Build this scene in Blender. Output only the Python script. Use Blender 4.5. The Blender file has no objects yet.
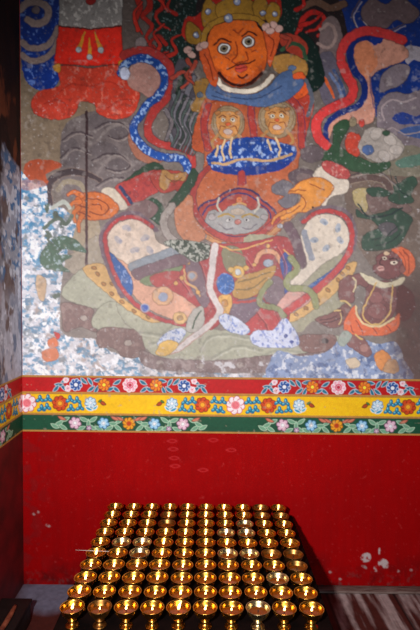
import bpy, bmesh, math, random
import numpy as np
from mathutils import Vector, Matrix

random.seed(7)
RNG = np.random.default_rng(11)
SC = bpy.context.scene
COL = SC.collection

# ------------------------------------------------------------------ camera numbers (solved from the photo)
D, CZ, YAW, PIT, ROLL, FPX = 2.3685, 1.40, 0.0007, -0.0491, 0.0108, 514.59
XC = -0.865                                   # the room corner: wall_left stands at x = XC, wall_back at y = 0
Z1, Z2, Z3, Z4 = 0.9961, 0.9147, 0.8158, 0.7318   # heights of the painted border edges
PX = D / FPX                                  # metres on the back wall per unit of drawing
cy_, sy_ = math.cos(YAW), math.sin(YAW)
cp_, sp_ = math.cos(PIT), math.sin(PIT)
FW = np.array([sy_*cp_, cy_*cp_, sp_]); R0 = np.array([cy_, -sy_, 0.0]); U0 = np.cross(R0, FW)
RT = math.cos(ROLL)*R0 + math.sin(ROLL)*U0
UP = -math.sin(ROLL)*R0 + math.cos(ROLL)*U0
CAM = np.array([0.0, -D, CZ])

def project(P):
    d = np.asarray(P, float) - CAM
    w = d @ FW
    return 210 + FPX*(d @ RT)/w, 315 - FPX*(d @ UP)/w

# ------------------------------------------------------------------ small numpy paint box (makes vertex colours)
def lin(c):
    c = np.asarray(c, float)/255.0
    return np.where(c <= 0.04045, c/12.92, ((c+0.055)/1.055)**2.4)

def fill_light(x, y):
    """how strongly the lamp lights the wall here (used to turn seen colours into paint colours)"""
    return 1.0
LIGHT = [fill_light]

def vnoise(x, y, seed=0):
    """smooth value noise, arrays in, 0..1 out"""
    r = np.random.default_rng(seed).random((128, 128))
    xi = np.floor(x).astype(int); yi = np.floor(y).astype(int)
    fx = x-xi; fy = y-yi
    fx = fx*fx*(3-2*fx); fy = fy*fy*(3-2*fy)
    g = lambda a, b: r[a % 128, b % 128]
    return (g(xi, yi)*(1-fx)+g(xi+1, yi)*fx)*(1-fy)+(g(xi, yi+1)*(1-fx)+g(xi+1, yi+1)*fx)*fy

def fbm(x, y, seed=0, n=4):
    s = 0; a = 0.5; t = 0
    for k in range(n):
        s = s+a*vnoise(x*2**k+17.3*k, y*2**k+5.1*k, seed+k); t += a; a *= 0.55
    return s/t

def smooth(pts, closed=True, n=7):
    P = np.asarray(pts, float)
    if len(P) < 3:
        t = np.linspace(0, 1, n*2)[:, None]
        return P[0]*(1-t)+P[-1]*t
    if closed:
        Q = np.vstack([P[-1], P, P[0], P[1]])
    else:
        Q = np.vstack([2*P[0]-P[1], P, 2*P[-1]-P[-2]])
    out = []
    for i in range(1, len(Q)-2):
        p0, p1, p2, p3 = Q[i-1], Q[i], Q[i+1], Q[i+2]
        for t in np.arange(n)/n:
            out.append(0.5*((2*p1)+(-p0+p2)*t+(2*p0-5*p1+4*p2-p3)*t*t+(-p0+3*p1-3*p2+p3)*t**3))
    if not closed:
        out.append(Q[-2])
    return np.array(out)

class Canvas:
    def __init__(s, x0, y0, x1, y1, k, base):
        s.x0, s.y0, s.k = x0, y0, k
        s.w = int((x1-x0)*k); s.h = int((y1-y0)*k)
        s.X, s.Y = np.meshgrid(x0+(np.arange(s.w)+.5)/k, y0+(np.arange(s.h)+.5)/k)
        s.a = np.empty((s.h, s.w, 3)); s.a[:] = lin(base)/LIGHT[0]((x0+x1)/2, (y0+y1)/2)
        s.id = np.zeros((s.h, s.w), np.int8)
        s.cur = 0
    def paint(s, c, x, y):
        return np.clip(lin(c)/LIGHT[0](x, y), 0.0, 0.92)
    def box(s, x0, y0, x1, y1):
        k = s.k
        return (max(0, int((y0-s.y0)*k)), min(s.h, int((y1-s.y0)*k)+2), max(0, int((x0-s.x0)*k)), min(s.w, int((x1-s.x0)*k)+2))
    def _mask_poly(s, P):
        x0, y0 = P.min(0); x1, y1 = P.max(0)
        a, b, c, d = s.box(x0, y0, x1, y1)
        if a >= b or c >= d: return None
        m = np.zeros((b-a, d-c), bool)
        xs = s.X[0, c:d]
        A = P; B = np.roll(P, -1, 0)
        for i in range(a, b):
            y = s.Y[i, 0]
            hit = (A[:, 1] <= y) != (B[:, 1] <= y)
            if not hit.any(): continue
            e = A[hit]; f = B[hit]
            cx = np.sort(e[:, 0]+(y-e[:, 1])*(f[:, 0]-e[:, 0])/(f[:, 1]-e[:, 1]))
            m[i-a] = (np.searchsorted(cx, xs) % 2) == 1
        return a, b, c, d, m
    def _dist(s, L, pad):
        x0, y0 = L.min(0)-pad; x1, y1 = L.max(0)+pad
        a, b, c, d = s.box(x0, y0, x1, y1)
        if a >= b or c >= d: return None
        X = s.X[a:b, c:d]; Y = s.Y[a:b, c:d]
        best = np.full(X.shape, 1e9); tt = np.zeros(X.shape)
        n = len(L)-1
        for i in range(n):
            p = L[i]; q = L[i+1]; v = q-p; l2 = (v*v).sum()+1e-12
            r = np.maximum(abs(v[0]), abs(v[1]))/2+pad
            mx, my = (p+q)/2
            aa, bb, cc, dd = s.box(mx-r, my-r, mx+r, my+r)
            aa = max(aa, a); bb = min(bb, b); cc = max(cc, c); dd = min(dd, d)
            if aa >= bb or cc >= dd: continue
            xs = s.X[aa:bb, cc:dd]; ys = s.Y[aa:bb, cc:dd]
            t = np.clip(((xs-p[0])*v[0]+(ys-p[1])*v[1])/l2, 0, 1)
            dd2 = np.hypot(xs-p[0]-t*v[0], ys-p[1]-t*v[1])
            sub = best[aa-a:bb-a, cc-c:dd-c]; st = tt[aa-a:bb-a, cc-c:dd-c]
            u = dd2 < sub
            sub[u] = dd2[u]; st[u] = ((i+t)/n)[u]
        return a, b, c, d, best, tt
    def _put(s, a, b, c, d, al, col, rid=True):
        al3 = al[..., None]
        s.a[a:b, c:d] = s.a[a:b, c:d]*(1-al3)+col*al3
        if rid and s.cur:
            s.id[a:b, c:d][al > .5] = s.cur
    def poly(s, pts, c, line=None, lw=0.8, la=0.55, sm=True, al=1.0, spec=None):
        P = smooth(pts) if sm else np.asarray(pts, float)
        r = s._mask_poly(P)
        if r is None: return
        a, b, cc, d, m = r
        cen = P.mean(0)
        col = s.paint(c, cen[0], cen[1])
        s._put(a, b, cc, d, m*al, col)
        if spec:                       # (colour, density, size): flaked specks inside the shape
            s.specks(m, a, b, cc, d, *spec)
        if line is not False:
            lc = line if line is not None else tuple(v*0.5 for v in c)
            s.line(np.vstack([P, P[:1]]), lc, lw, al=la*al, sm=False)
    def specks(s, m, a, b, c, d, sc, dens, size, seed=3):
        X = s.X[a:b, c:d]; Y = s.Y[a:b, c:d]
        size = size*.62; f = fbm(X/size, Y/(size*1.25), seed, 5)
        th = np.quantile(f[m], 1-dens) if m.any() else 1
        al = np.clip((f-th)/0.06, 0, 1)*m*.72
        s._put(a, b, c, d, al, s.paint(sc, X.mean(), Y.mean()), False)
    def line(s, pts, c, w, al=1.0, sm=True, w1=None, out=None, spec=None):
        L = smooth(pts, False) if sm else np.asarray(pts, float)
        wm = max(w, w1 or w)
        r = s._dist(L, wm/2+1.5)
        if r is None: return
        a, b, cc, d, ds, tt = r
        ww = w if w1 is None else w+(w1-w)*tt
        cen = L.mean(0)
        if out is not None:
            s._put(a, b, cc, d, np.clip((ww/2+0.8-ds)*s.k+.5, 0, 1)*al*.7, s.paint(out, cen[0], cen[1]))
        s._put(a, b, cc, d, np.clip((ww/2-ds)*s.k+.5, 0, 1)*al, s.paint(c, cen[0], cen[1]))
        if spec: s.specks(ds < ww/2, a, b, cc, d, *spec)
    def ell(s, x, y, rx, ry, c, rot=0, **kw):
        t = np.linspace(0, 2*math.pi, 28, endpoint=False)
        cr, sr = math.cos(rot), math.sin(rot)
        ex, ey = rx*np.cos(t), ry*np.sin(t)
        s.poly(np.stack([x+cr*ex-sr*ey, y+sr*ex+cr*ey], -1), c, sm=False, **kw)
    def sample(s, x, y):
        fx = np.clip((x-s.x0)*s.k-.5, 0, s.w-1.001); fy = np.clip((y-s.y0)*s.k-.5, 0, s.h-1.001)
        i = fx.astype(int); j = fy.astype(int); u = (fx-i)[..., None]; v = (fy-j)[..., None]
        A = s.a
        return (A[j, i]*(1-u)+A[j, i+1]*u)*(1-v)+(A[j+1, i]*(1-u)+A[j+1, i+1]*u)*v
    def soften(s):
        A = s.a
        for ax in (0, 1):
            A = (np.roll(A, 1, ax)+A*2+np.roll(A, -1, ax))/4
        s.a = A
    def near(s, x, y):
        i = np.clip(((x-s.x0)*s.k).astype(int), 0, s.w-1); j = np.clip(((y-s.y0)*s.k).astype(int), 0, s.h-1)
        return s.id[j, i]

def Zm(x0, y0, f):
    return lambda *pts: [(x0+p[0]/f, y0+p[1]/f) for p in pts]

# ------------------------------------------------------------------ scene helpers
def link(o, parent=None):
    COL.objects.link(o)
    if parent is not None: o.parent = parent
    return o

def tag(o, label=None, cat=None, group=None, kind=None):
    if label: o['label'] = label
    if cat: o['category'] = cat
    if group: o['group'] = group
    if kind: o['kind'] = kind
    return o

def mesh_obj(name, bm, mats, parent=None, smooth_=True):
    me = bpy.data.meshes.new(name)
    bm.normal_update()
    bm.to_mesh(me); bm.free()
    if not isinstance(mats, (list, tuple)): mats = [mats]
    for m in mats: me.materials.append(m)
    if smooth_:
        for p in me.polygons: p.use_smooth = True
    return link(bpy.data.objects.new(name, me), parent)

def empty(name, loc, parent=None):
    o = bpy.data.objects.new(name, None)
    o.empty_display_size = .02
    o.location = loc
    return link(o, parent)

def grid_mesh(name, V, ids, want, C, mat, parent=None):
    """V: (h,w,3) vertices, C: (h,w,3) colours, ids: (h-1,w-1) region of each face; keep faces of region `want` (None = all)"""
    h, w = V.shape[:2]
    idx = np.arange(h*w).reshape(h, w)
    q = np.stack([idx[:-1, :-1], idx[:-1, 1:], idx[1:, 1:], idx[1:, :-1]], -1).reshape(-1, 4)
    if want is not None: q = q[ids.reshape(-1) == want]
    used, inv = np.unique(q.reshape(-1), return_inverse=True)
    q = inv.reshape(-1, 4)
    v = V.reshape(-1, 3)[used]; c = C.reshape(-1, 3)[used]
    me = bpy.data.meshes.new(name)
    me.vertices.add(len(v)); me.vertices.foreach_set('co', v.astype(np.float32).ravel())
    me.loops.add(q.size); me.loops.foreach_set('vertex_index', q.astype(np.int32).ravel())
    me.polygons.add(len(q)); me.polygons.foreach_set('loop_start', np.arange(0, q.size, 4, dtype=np.int32))
    me.update(calc_edges=True)
    ca = me.color_attributes.new('paint', 'FLOAT_COLOR', 'POINT')
    ca.data.foreach_set('color', np.hstack([c, np.ones((len(c), 1))]).astype(np.float32).ravel())
    me.materials.append(mat)
    return link(bpy.data.objects.new(name, me), parent)

def nodes_of(name):
    m = bpy.data.materials.new(name); m.use_nodes = True
    nt = m.node_tree
    return m, nt, nt.nodes['Principled BSDF']

def mat_paint(name, rough=.8, bump=.25, scale=160, spec=.25):
    m, nt, b = nodes_of(name)
    at = nt.nodes.new('ShaderNodeVertexColor'); at.layer_name = 'paint'
    tc = nt.nodes.new('ShaderNodeTexCoord')
    n = nt.nodes.new('ShaderNodeTexNoise'); n.inputs['Scale'].default_value = scale; n.inputs['Detail'].default_value = 6
    bp = nt.nodes.new('ShaderNodeBump'); bp.inputs['Strength'].default_value = bump; bp.inputs['Distance'].default_value = .002
    nt.links.new(tc.outputs['Object'], n.inputs['Vector'])
    nt.links.new(n.outputs['Fac'], bp.inputs['Height'])
    nt.links.new(bp.outputs['Normal'], b.inputs['Normal'])
    nt.links.new(at.outputs['Color'], b.inputs['Base Color'])
    b.inputs['Roughness'].default_value = rough
    b.inputs['Specular IOR Level'].default_value = spec
    return m

def mat_noise(name, c1, c2, scale=20, rough=.6, metal=0, bump=.1, stretch=(1, 1, 1), spec=.5):
    m, nt, b = nodes_of(name)
    tc = nt.nodes.new('ShaderNodeTexCoord'); mp = nt.nodes.new('ShaderNodeMapping')
    mp.inputs['Scale'].default_value = stretch
    n = nt.nodes.new('ShaderNodeTexNoise'); n.inputs['Scale'].default_value = scale; n.inputs['Detail'].default_value = 5
    r = nt.nodes.new('ShaderNodeValToRGB')
    r.color_ramp.elements[0].position = .35; r.color_ramp.elements[1].position = .68
    r.color_ramp.elements[0].color = (*c1, 1); r.color_ramp.elements[1].color = (*c2, 1)
    bp = nt.nodes.new('ShaderNodeBump'); bp.inputs['Strength'].default_value = bump; bp.inputs['Distance'].default_value = .003
    L = nt.links.new
    L(tc.outputs['Object'], mp.inputs['Vector']); L(mp.outputs['Vector'], n.inputs['Vector'])
    L(n.outputs['Fac'], r.inputs['Fac']); L(r.outputs['Color'], b.inputs['Base Color'])
    L(n.outputs['Fac'], bp.inputs['Height']); L(bp.outputs['Normal'], b.inputs['Normal'])
    b.inputs['Roughness'].default_value = rough; b.inputs['Metallic'].default_value = metal
    b.inputs['Specular IOR Level'].default_value = spec
    return m

def wall_light(x, y):
    return 1.16*np.exp(-((x-170)/391.0)**2-((y-290)/305.0)**2)
LIGHT[0] = wall_light
# ------------------------------------------------------------------ the painting (drawn in wall units of PX metres)
c = Canvas(-8, -50, 470, 384, 3, (126, 116, 110))
P, S_, EL = c.poly, c.line, c.ell
BLU = (28, 66, 150); DBLU = (20, 42, 112); RED = (172, 62, 62); DRED = (140, 34, 26); ORA = (180, 98, 52)
GOLD = (178, 132, 60); GRN = (52, 80, 62); DGRN = (26, 46, 42); CRM = (206, 192, 178); WHT = (208, 206, 214)
GREY = (118, 112, 116); SMK = (104, 94, 98); FLAKE = (196, 204, 222)

# --- ground of smoke and cloud
c.cur = 0
P([(150, -50), (470, -50), (470, 70), (420, 60), (340, 40), (300, 60), (180, 60), (150, 60)], (44, 34, 36), line=False)
P([(-8, -50), (160, -50), (150, 60), (60, 110), (-8, 110)], (92, 82, 78), line=False)
P([(22, 60), (60, 75), (130, 100), (135, 130), (90, 165), (40, 170), (22, 170)], (132, 116, 98), line=False)
P([(350, 150), (470, 130), (470, 384), (400, 384), (395, 300), (360, 250), (345, 200)], (112, 96, 86), line=False)
P([(70, 120), (130, 110), (160, 150), (110, 195), (88, 190), (64, 200), (60, 160)], (120, 110, 110), line=False)
for (x, y, rx, ry) in [(120, 133, 10, 6), (119, 165, 11, 6), (104, 150, 14, 8), (70, 152, 10, 14), (98, 122, 12, 8)]:
    EL(x, y, rx, ry, (104, 95, 98), la=.12, al=.7)
S_([(98, 140), (110, 128), (126, 124), (132, 134), (122, 140)], (140, 130, 128), 3, al=.7)
S_([(96, 176), (108, 160), (124, 156), (130, 166), (118, 172)], (140, 130, 128), 3, al=.7)
S_([(48, 206), (47, 190), (54, 178), (68, 172), (86, 174), (100, 180)], (80, 68, 72), 10, w1=4, out=(140, 120, 110))
S_([(58, 190), (66, 182), (80, 184), (86, 194)], (150, 138, 120), 5)
P([(24, 166), (34, 160), (50, 160), (62, 166), (46, 174), (48, 183), (28, 182)], (172, 82, 46), line=False)
P([(64, 218), (75, 205), (95, 216), (100, 235), (88, 255), (70, 248)], (166, 150, 128), la=.3)
P([(60, 258), (76, 252), (88, 240), (104, 236), (104, 262), (84, 274), (70, 272)], (160, 148, 132), la=.3)

# --- deep blue sky with curling cloud, upper left
P([(20, -50), (58, -50), (60, 10), (58, 50), (60, 74), (54, 88), (38, 90), (24, 76), (21, 40)], (18, 52, 118), line=False, spec=((96, 120, 170), .16, 5))
for w, L in ((7, [(20, 10), (28, 3), (40, 3), (48, 9), (46, 20), (36, 24), (28, 20)]),
             (6, [(22, 42), (30, 48), (44, 47), (54, 38), (58, 28)]),
             (6, [(22, 55), (32, 61), (46, 58), (55, 48), (59, 40)]), (4, [(22, -12), (36, -18), (50, -14)])):
    S_(L, (128, 112, 108), w, out=(60, 60, 90))
EL(36, 10, 4, 4, (104, 92, 96))

# --- deep blue sky with curling cloud, upper right
P([(338, -50), (470, -50), (470, 140), (420, 132), (398, 128), (380, 122), (366, 96), (352, 50), (345, 20)], (20, 50, 108), line=False)
CL = (112, 102, 108)
P([(362, 8), (372, -2), (386, 4), (398, -4), (412, 4), (420, 14), (408, 24), (396, 20), (386, 28), (370, 26), (362, 18)], (86, 72, 74))
P([(405, 48), (414, 46), (425, 50), (425, 62), (414, 60), (407, 64)], (130, 124, 130), line=False)
P([(381, 78), (389, 68), (400, 64), (409, 66), (409, 74), (402, 84), (390, 89), (380, 92)], CL)
P([(377, 110), (384, 96), (396, 92), (408, 94), (420, 90), (440, 92), (440, 150), (410, 150), (390, 135), (378, 128)], CL)
P([(392, 118), (402, 112), (416, 116), (425, 112), (440, 116), (438, 124), (414, 124), (400, 124)], (34, 58, 118), line=False)
P([(398, 132), (412, 126), (440, 126), (440, 140), (416, 138)], (58, 84, 130), line=False)
S_([(384, 120), (382, 108), (392, 100), (404, 102), (416, 98)], (142, 130, 132), 1.6)
S_([(386, 130), (394, 128), (404, 134), (420, 132)], (142, 130, 132), 1.4)
for L in ([(300, 8), (316, 2), (330, 8), (344, 4)], [(310, -8), (340, -14), (380, -10)]):
    S_(L, (92, 70, 58), 7, out=(40, 28, 28))
P([(366, 160), (398, 146), (425, 150), (430, 175), (400, 176), (372, 172)], (118, 112, 98), line=False)
P([(398, 160), (430, 152), (432, 162), (402, 168)], (84, 112, 100), line=False)

# --- smoke and plants on the right
S_([(346, 182), (362, 178), (380, 179), (390, 188), (388, 204)], (96, 78, 74), 6, out=(146, 132, 118))
P([(353, 191), (366, 188), (386, 192), (384, 198), (371, 199), (366, 212), (355, 204)], (166, 150, 108))
P([(366, 196), (378, 184), (392, 196), (412, 208), (402, 214), (384, 210), (372, 212)], (112, 92, 88), la=.4)
GL = (48, 76, 62)
P([(390, 170), (395, 184), (412, 176), (417, 184), (411, 194), (413, 202), (397, 204), (388, 198), (394, 190)], GL)
P([(366, 189), (378, 187), (390, 192), (388, 196), (372, 196)], GL)
P([(356, 209), (366, 215), (384, 212), (396, 208), (412, 218), (410, 226), (404, 238), (396, 246), (382, 250), (364, 250), (362, 238), (368, 232), (378, 228), (372, 220), (358, 217)], GL)
P([(378, 226), (390, 222), (398, 230), (386, 236)], (84, 80, 84), la=.3)
S_([(358, 204), (368, 216), (386, 216), (402, 208)], (32, 54, 52), 2)
for L in ([(395, 176), (400, 190), (408, 196)], [(372, 240), (386, 236), (398, 226)], [(376, 246), (390, 242), (402, 232)]):
    S_(L, (30, 52, 48), 1.2)

# --- flaming halo and dark foliage behind the head
P([(152, -50), (196, -50), (196, 8), (190, 30), (196, 60), (182, 72), (166, 62), (155, 40), (152, 10)], DGRN, line=False, spec=((96, 112, 112), .12, 3))
P([(264, -50), (312, -50), (302, 10), (298, 36), (282, 34), (272, 20)], (24, 42, 38), line=False, spec=((80, 96, 92), .08, 3))
for L, w in (([(146, -20), (150, 5), (143, 16), (152, 26), (146, 38), (155, 48)], 7), ([(158, -10), (163, 6), (156, 14), (160, 24), (170, 30)], 5),
             ([(166, 44), (158, 36), (150, 44), (158, 54), (168, 52)], 4), ([(176, 14), (168, 8), (172, -6)], 4), ([(134, -10), (140, 8), (136, 22), (142, 34)], 6)):
    S_(L, (142, 38, 28), w, w1=1.5, out=(70, 24, 24))
EL(141, 44, 6, 7, (120, 108, 108))
for L in ([(150, 58), (160, 46), (154, 34), (164, 24)], [(138, 30), (134, 14), (142, 2)], [(164, 58), (176, 52), (172, 40), (182, 34)], [(148, -4), (160, 0), (168, 12)]):
    S_(L, (158, 46, 32), 4.5, w1=1.2, out=(64, 22, 22))
for L in ([(96, 128), (108, 122), (122, 124), (128, 134), (118, 139), (108, 136)], [(92, 160), (106, 154), (122, 156), (130, 166), (118, 171), (106, 168)], [(62, 140), (76, 132), (92, 136)], [(60, 158), (74, 148), (90, 153)], [(96, 186), (110, 178), (124, 178)],
          [(350, 176), (364, 172), (380, 172), (394, 184)], [(352, 214), (350, 226), (358, 240)], [(296, 160), (304, 148), (316, 150)], [(292, 184), (300, 172), (312, 172)], [(362, 20), (374, 30), (390, 30), (404, 24)], [(360, 0), (352, 14), (356, 26)]):
    S_(L, (76, 64, 70), 1.6, al=.85); S_([(x+1.5, y+2) for x, y in L], (154, 142, 138), 1.3, al=.6)
for L, w in (([(298, 34), (304, 18), (314, 12), (324, 18), (318, 28), (306, 32)], 6), ([(300, 26), (312, 22), (322, 14)], 4), ([(296, 10), (304, 4), (300, -8)], 4), ([(318, 36), (326, 30), (322, 24)], 3)):
    S_(L, (150, 36, 30), w, w1=2, out=(74, 22, 24))
EL(331, 42, 12, 26, (108, 94, 94), la=.3)
S_([(320, 30), (330, 24), (336, 38), (328, 48), (318, 44)], (134, 116, 112), 3)
P([(318, 60), (330, 52), (338, 66), (344, 84), (350, 100), (338, 108), (322, 100)], (98, 92, 104), la=.3)
S_([(324, 78), (330, 88), (334, 98)], (190, 98, 50), 4, w1=2)
S_([(330, 74), (338, 86), (342, 98)], (104, 118, 150), 3)
S_([(334, 70), (341, 84), (345, 96)], (66, 84, 120), 3)

# --- banner of the staff, upper left
c.cur = 3
P([(60, -50), (124, -50), (122, 27), (92, 29), (59, 27)], (112, 108, 106), sm=False, spec=((150, 146, 142), .25, 4))
EL(91, 1, 5, 4, (120, 36, 34))
P([(60, 66), (90, 68), (119, 65), (121, 78), (129, 80), (138, 87), (139, 100), (132, 115), (118, 119), (104, 117), (97, 112), (94, 104), (80, 102), (76, 112), (66, 119), (48, 119), (33, 112), (33, 98), (42, 90), (54, 88), (60, 84)], (180, 66, 46), spec=((196, 116, 98), .12, 5))
S_([(60, 92), (72, 84), (90, 86), (110, 82), (126, 90)], (150, 46, 32), 1.6, al=.6)
S_([(44, 104), (56, 100), (68, 106)], (150, 46, 32), 1.6, al=.6)
S_([(108, 108), (120, 100), (132, 100)], (150, 46, 32), 1.6, al=.6)
P([(59, 26), (90, 29), (121, 26), (124, 64), (90, 66), (54, 64)], (188, 42, 24), sm=False, lw=1.2)
S_([(59, 26), (90, 29), (121, 26)], (84, 34, 30), 1.5)
for x0, y0, x1, y1 in ((85, 32, 78.5, 49), (89.5, 38, 89.5, 56), (95, 32, 101, 49)):
    S_([(x0, y0), ((x0+x1)/2, (y0+y1)/2+1), (x1, y1)], (176, 126, 36), 1.2, w1=5)
    EL(x1, y1+1, 3, 3, (152, 156, 160))
P([(53, 66), (60, 64), (60, 72), (55, 71)], (176, 130, 40)); P([(119, 62), (125, 60), (126, 68), (120, 68)], (176, 130, 40))
c.cur = 5
S_([(86.5, 112), (86.5, 200), (86.5, 266)], (72, 50, 54), 2.6)

# --- the guardian: scarves
c.cur = 1
P([(127, 78), (133, 64), (150, 60), (163, 72), (163, 90), (150, 98), (140, 92), (130, 88)], (160, 124, 116), la=.3)
P([(128, 140), (136, 158), (152, 164), (168, 158), (150, 150), (138, 136), (132, 128)], (164, 112, 92), la=.4)
S_([(125, 55), (143, 51), (160, 57), (170, 69), (171, 83), (166, 98), (156, 109), (149, 121), (148, 132), (152, 139), (163, 145), (178, 147), (189, 152), (193, 163), (188, 176), (178, 188)], (168, 62, 58), 9.5, w1=6, out=(92, 40, 44))
S_([(121, 73), (126, 64), (140, 58), (154, 62), (163, 72), (164, 84), (158, 96), (147, 105), (140, 116), (134, 124), (135, 136), (147, 150), (163, 157), (177, 158), (186, 163), (188, 173)], (26, 80, 150), 7.5, out=(20, 40, 96), spec=((170, 194, 224), .30, 3.5))
P([(120, 70), (126, 67), (130, 72), (128, 79), (121, 78)], (176, 180, 198))
# right scarf
P([(350, 48), (361, 37), (374, 43), (389, 36), (401, 43), (409, 54), (401, 62), (389, 66), (375, 73), (370, 82), (374, 100), (374, 119), (363, 125), (349, 121), (335, 127), (327, 144), (326, 132), (331, 122), (345, 114), (360, 108), (366, 97), (366, 82), (357, 70), (350, 57)], (172, 128, 112))
P([(351, 50), (361, 40), (370, 44), (378, 62), (370, 74), (364, 80), (356, 66)], (176, 112, 76), line=False, al=.7)
S_([(379, 40), (364, 37), (353, 43), (350, 55), (354, 70), (364, 83), (364, 97), (356, 107), (340, 113), (328, 123), (325.5, 134), (328, 143)], (24, 48, 110), 8, w1=5)
P([(370, 36), (388, 34), (380, 42), (374, 46)], (24, 48, 110), line=False)
S_([(402, 40), (386, 34), (367, 31), (352, 36), (343, 47), (341, 60), (347, 75), (353, 87), (350, 99), (336, 106), (322, 114), (316, 125), (319, 138), (327, 146)], (178, 60, 60), 9, out=(92, 34, 44))
S_([(370, 76), (371, 92), (374, 108)], (120, 90, 104), 1.5)

# --- guardian: hair ribbons, shoulders
P([(178, 60), (192, 66), (196, 90), (190, 130), (178, 150), (168, 120), (172, 90)], (88, 84, 92), la=.3)
for L, cc, w in (([(186, 70), (178, 92), (182, 110), (174, 126)], (34, 58, 46), 6), ([(194, 78), (186, 98), (188, 120), (180, 140)], (120, 118, 126), 5),
                 ([(174, 96), (178, 112), (170, 130), (174, 146)], (112, 118, 124), 5), ([(182, 114), (184, 130), (180, 148)], (60, 82, 74), 5),
                 ([(166, 110), (172, 124), (166, 140)], (120, 112, 116), 4), ([(172, 78), (184, 72), (190, 80), (182, 88)], (160, 74, 60), 4)):
    S_(L, cc, w, w1=w*.6, out=(56, 50, 56))
for k in range(9):
    x0 = 174+2.6*k; cc = ((84, 98, 94), (118, 116, 124), (58, 72, 68), (126, 122, 128))[k % 4]
    S_([(x0+6, 92+2*k), (x0-2, 112+2*k), (x0+4, 130+1.5*k), (x0-2, 146+1.2*k)], cc, 2.6, w1=1.2, out=(52, 46, 52))
P([(193, 84), (206, 78), (214, 88), (210, 106), (198, 112), (190, 108), (196, 98)], (150, 116, 62))
EL(200, 95, 3, 3, (96, 106, 120))
P([(206, 98), (222, 96), (222, 118), (212, 150), (200, 152), (192, 146), (196, 122)], (176, 90, 52))
P([(290, 96), (304, 92), (314, 104), (308, 128), (302, 150), (292, 148), (296, 124)], (172, 70, 54))
P([(300, 32), (314, 42), (322, 62), (324, 82), (312, 92), (304, 74), (296, 52)], DGRN)
P([(278, 36), (292, 34), (304, 40), (308, 52), (300, 58), (286, 50)], (150, 62, 46))
S_([(282, 50), (292, 44), (302, 48), (306, 60)], (56, 84, 62), 4)
P([(272, 58), (290, 54), (306, 62), (306, 76), (290, 76), (276, 72)], (160, 122, 66)); EL(292, 68, 4, 3, (96, 112, 140))
P([(287, 80), (302, 72), (309, 88), (304, 97), (290, 98)], (194, 92, 42))
S_([(306, 80), (312, 98), (308, 116)], (96, 100, 112), 4)

# torso
P([(210, 104), (240, 100), (292, 100), (300, 130), (300, 156), (292, 190), (288, 214), (272, 238), (232, 244), (204, 236), (190, 214), (192, 190), (204, 165), (204, 130)], (184, 104, 66))
# lion-faced breast plates
for x, y, r in ((228, 123, 17), (277, 119, 19)):
    EL(x, y, r, r*1.02, (150, 130, 104)); EL(x, y-1, r*.88, r*.8, (158, 138, 110), line=(110, 84, 60))
    P([(x-11, y-8), (x, y-12), (x+11, y-8), (x+12, y+2), (x+7, y+13), (x, y+16), (x-7, y+13), (x-12, y+2)], (190, 140, 84))
    for s in (-1, 1):
        EL(x+s*4.6, y-3, 2.4, 2, (206, 196, 180), lw=.7); EL(x+s*4.4, y-3, 1, 1, (50, 36, 32), line=False)
        S_([(x+s*2, y-6), (x+s*5, y-7.5), (x+s*9, y-5)], (112, 60, 36), 1)
        EL(x+s*10, y-10, 3, 2.2, (168, 118, 72))
        S_([(x+s*2, y+4), (x+s*7, y+3), (x+s*9, y+8)], (138, 78, 46), 1)
        S_([(x+s*10, y+12), (x+s*16, y+20), (x+s*12, y+28)], (176, 134, 84), 3)
    EL(x, y+1, 2.6, 1.8, (196, 100, 60)); EL(x, y+8.5, 4.5, 2.8, (188, 168, 160), line=(120, 44, 40))
for L in ([(252, 98), (251, 112), (254, 136)], [(208, 106), (204, 126), (208, 148)], [(288, 96), (300, 112), (302, 146)]):
    S_(L, (164, 66, 60), 6, out=(48, 46, 96))
# blue belt with flaking paint
P([(207, 157), (212, 151), (219, 146), (239, 138), (265, 138), (282, 143), (296, 148), (294, 160), (280, 169), (262, 174), (240, 175), (218, 172), (209, 166)], (20, 76, 152), line=(20, 34, 90), spec=((178, 200, 232), .26, 4.5))
P([(212, 168), (240, 167), (262, 166), (290, 160), (282, 169), (262, 174), (240, 175), (218, 172)], (20, 62, 142), line=False)
S_([(212, 163), (226, 164), (240, 159.5), (256, 160), (272, 160.5), (292, 154)], (190, 158, 116), 2.6)
for L in ([(225, 140), (222, 150), (224, 160)], [(232, 138), (230, 150), (231, 158)], [(218, 146), (216, 156)], [(276, 138), (280, 148), (279, 156)], [(268, 140), (271, 150)]):
    S_(L, (206, 180, 140), 2.2)
S_([(242, 174), (242, 182), (241, 191)], (168, 66, 62), 7, out=(44, 48, 110))

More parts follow.
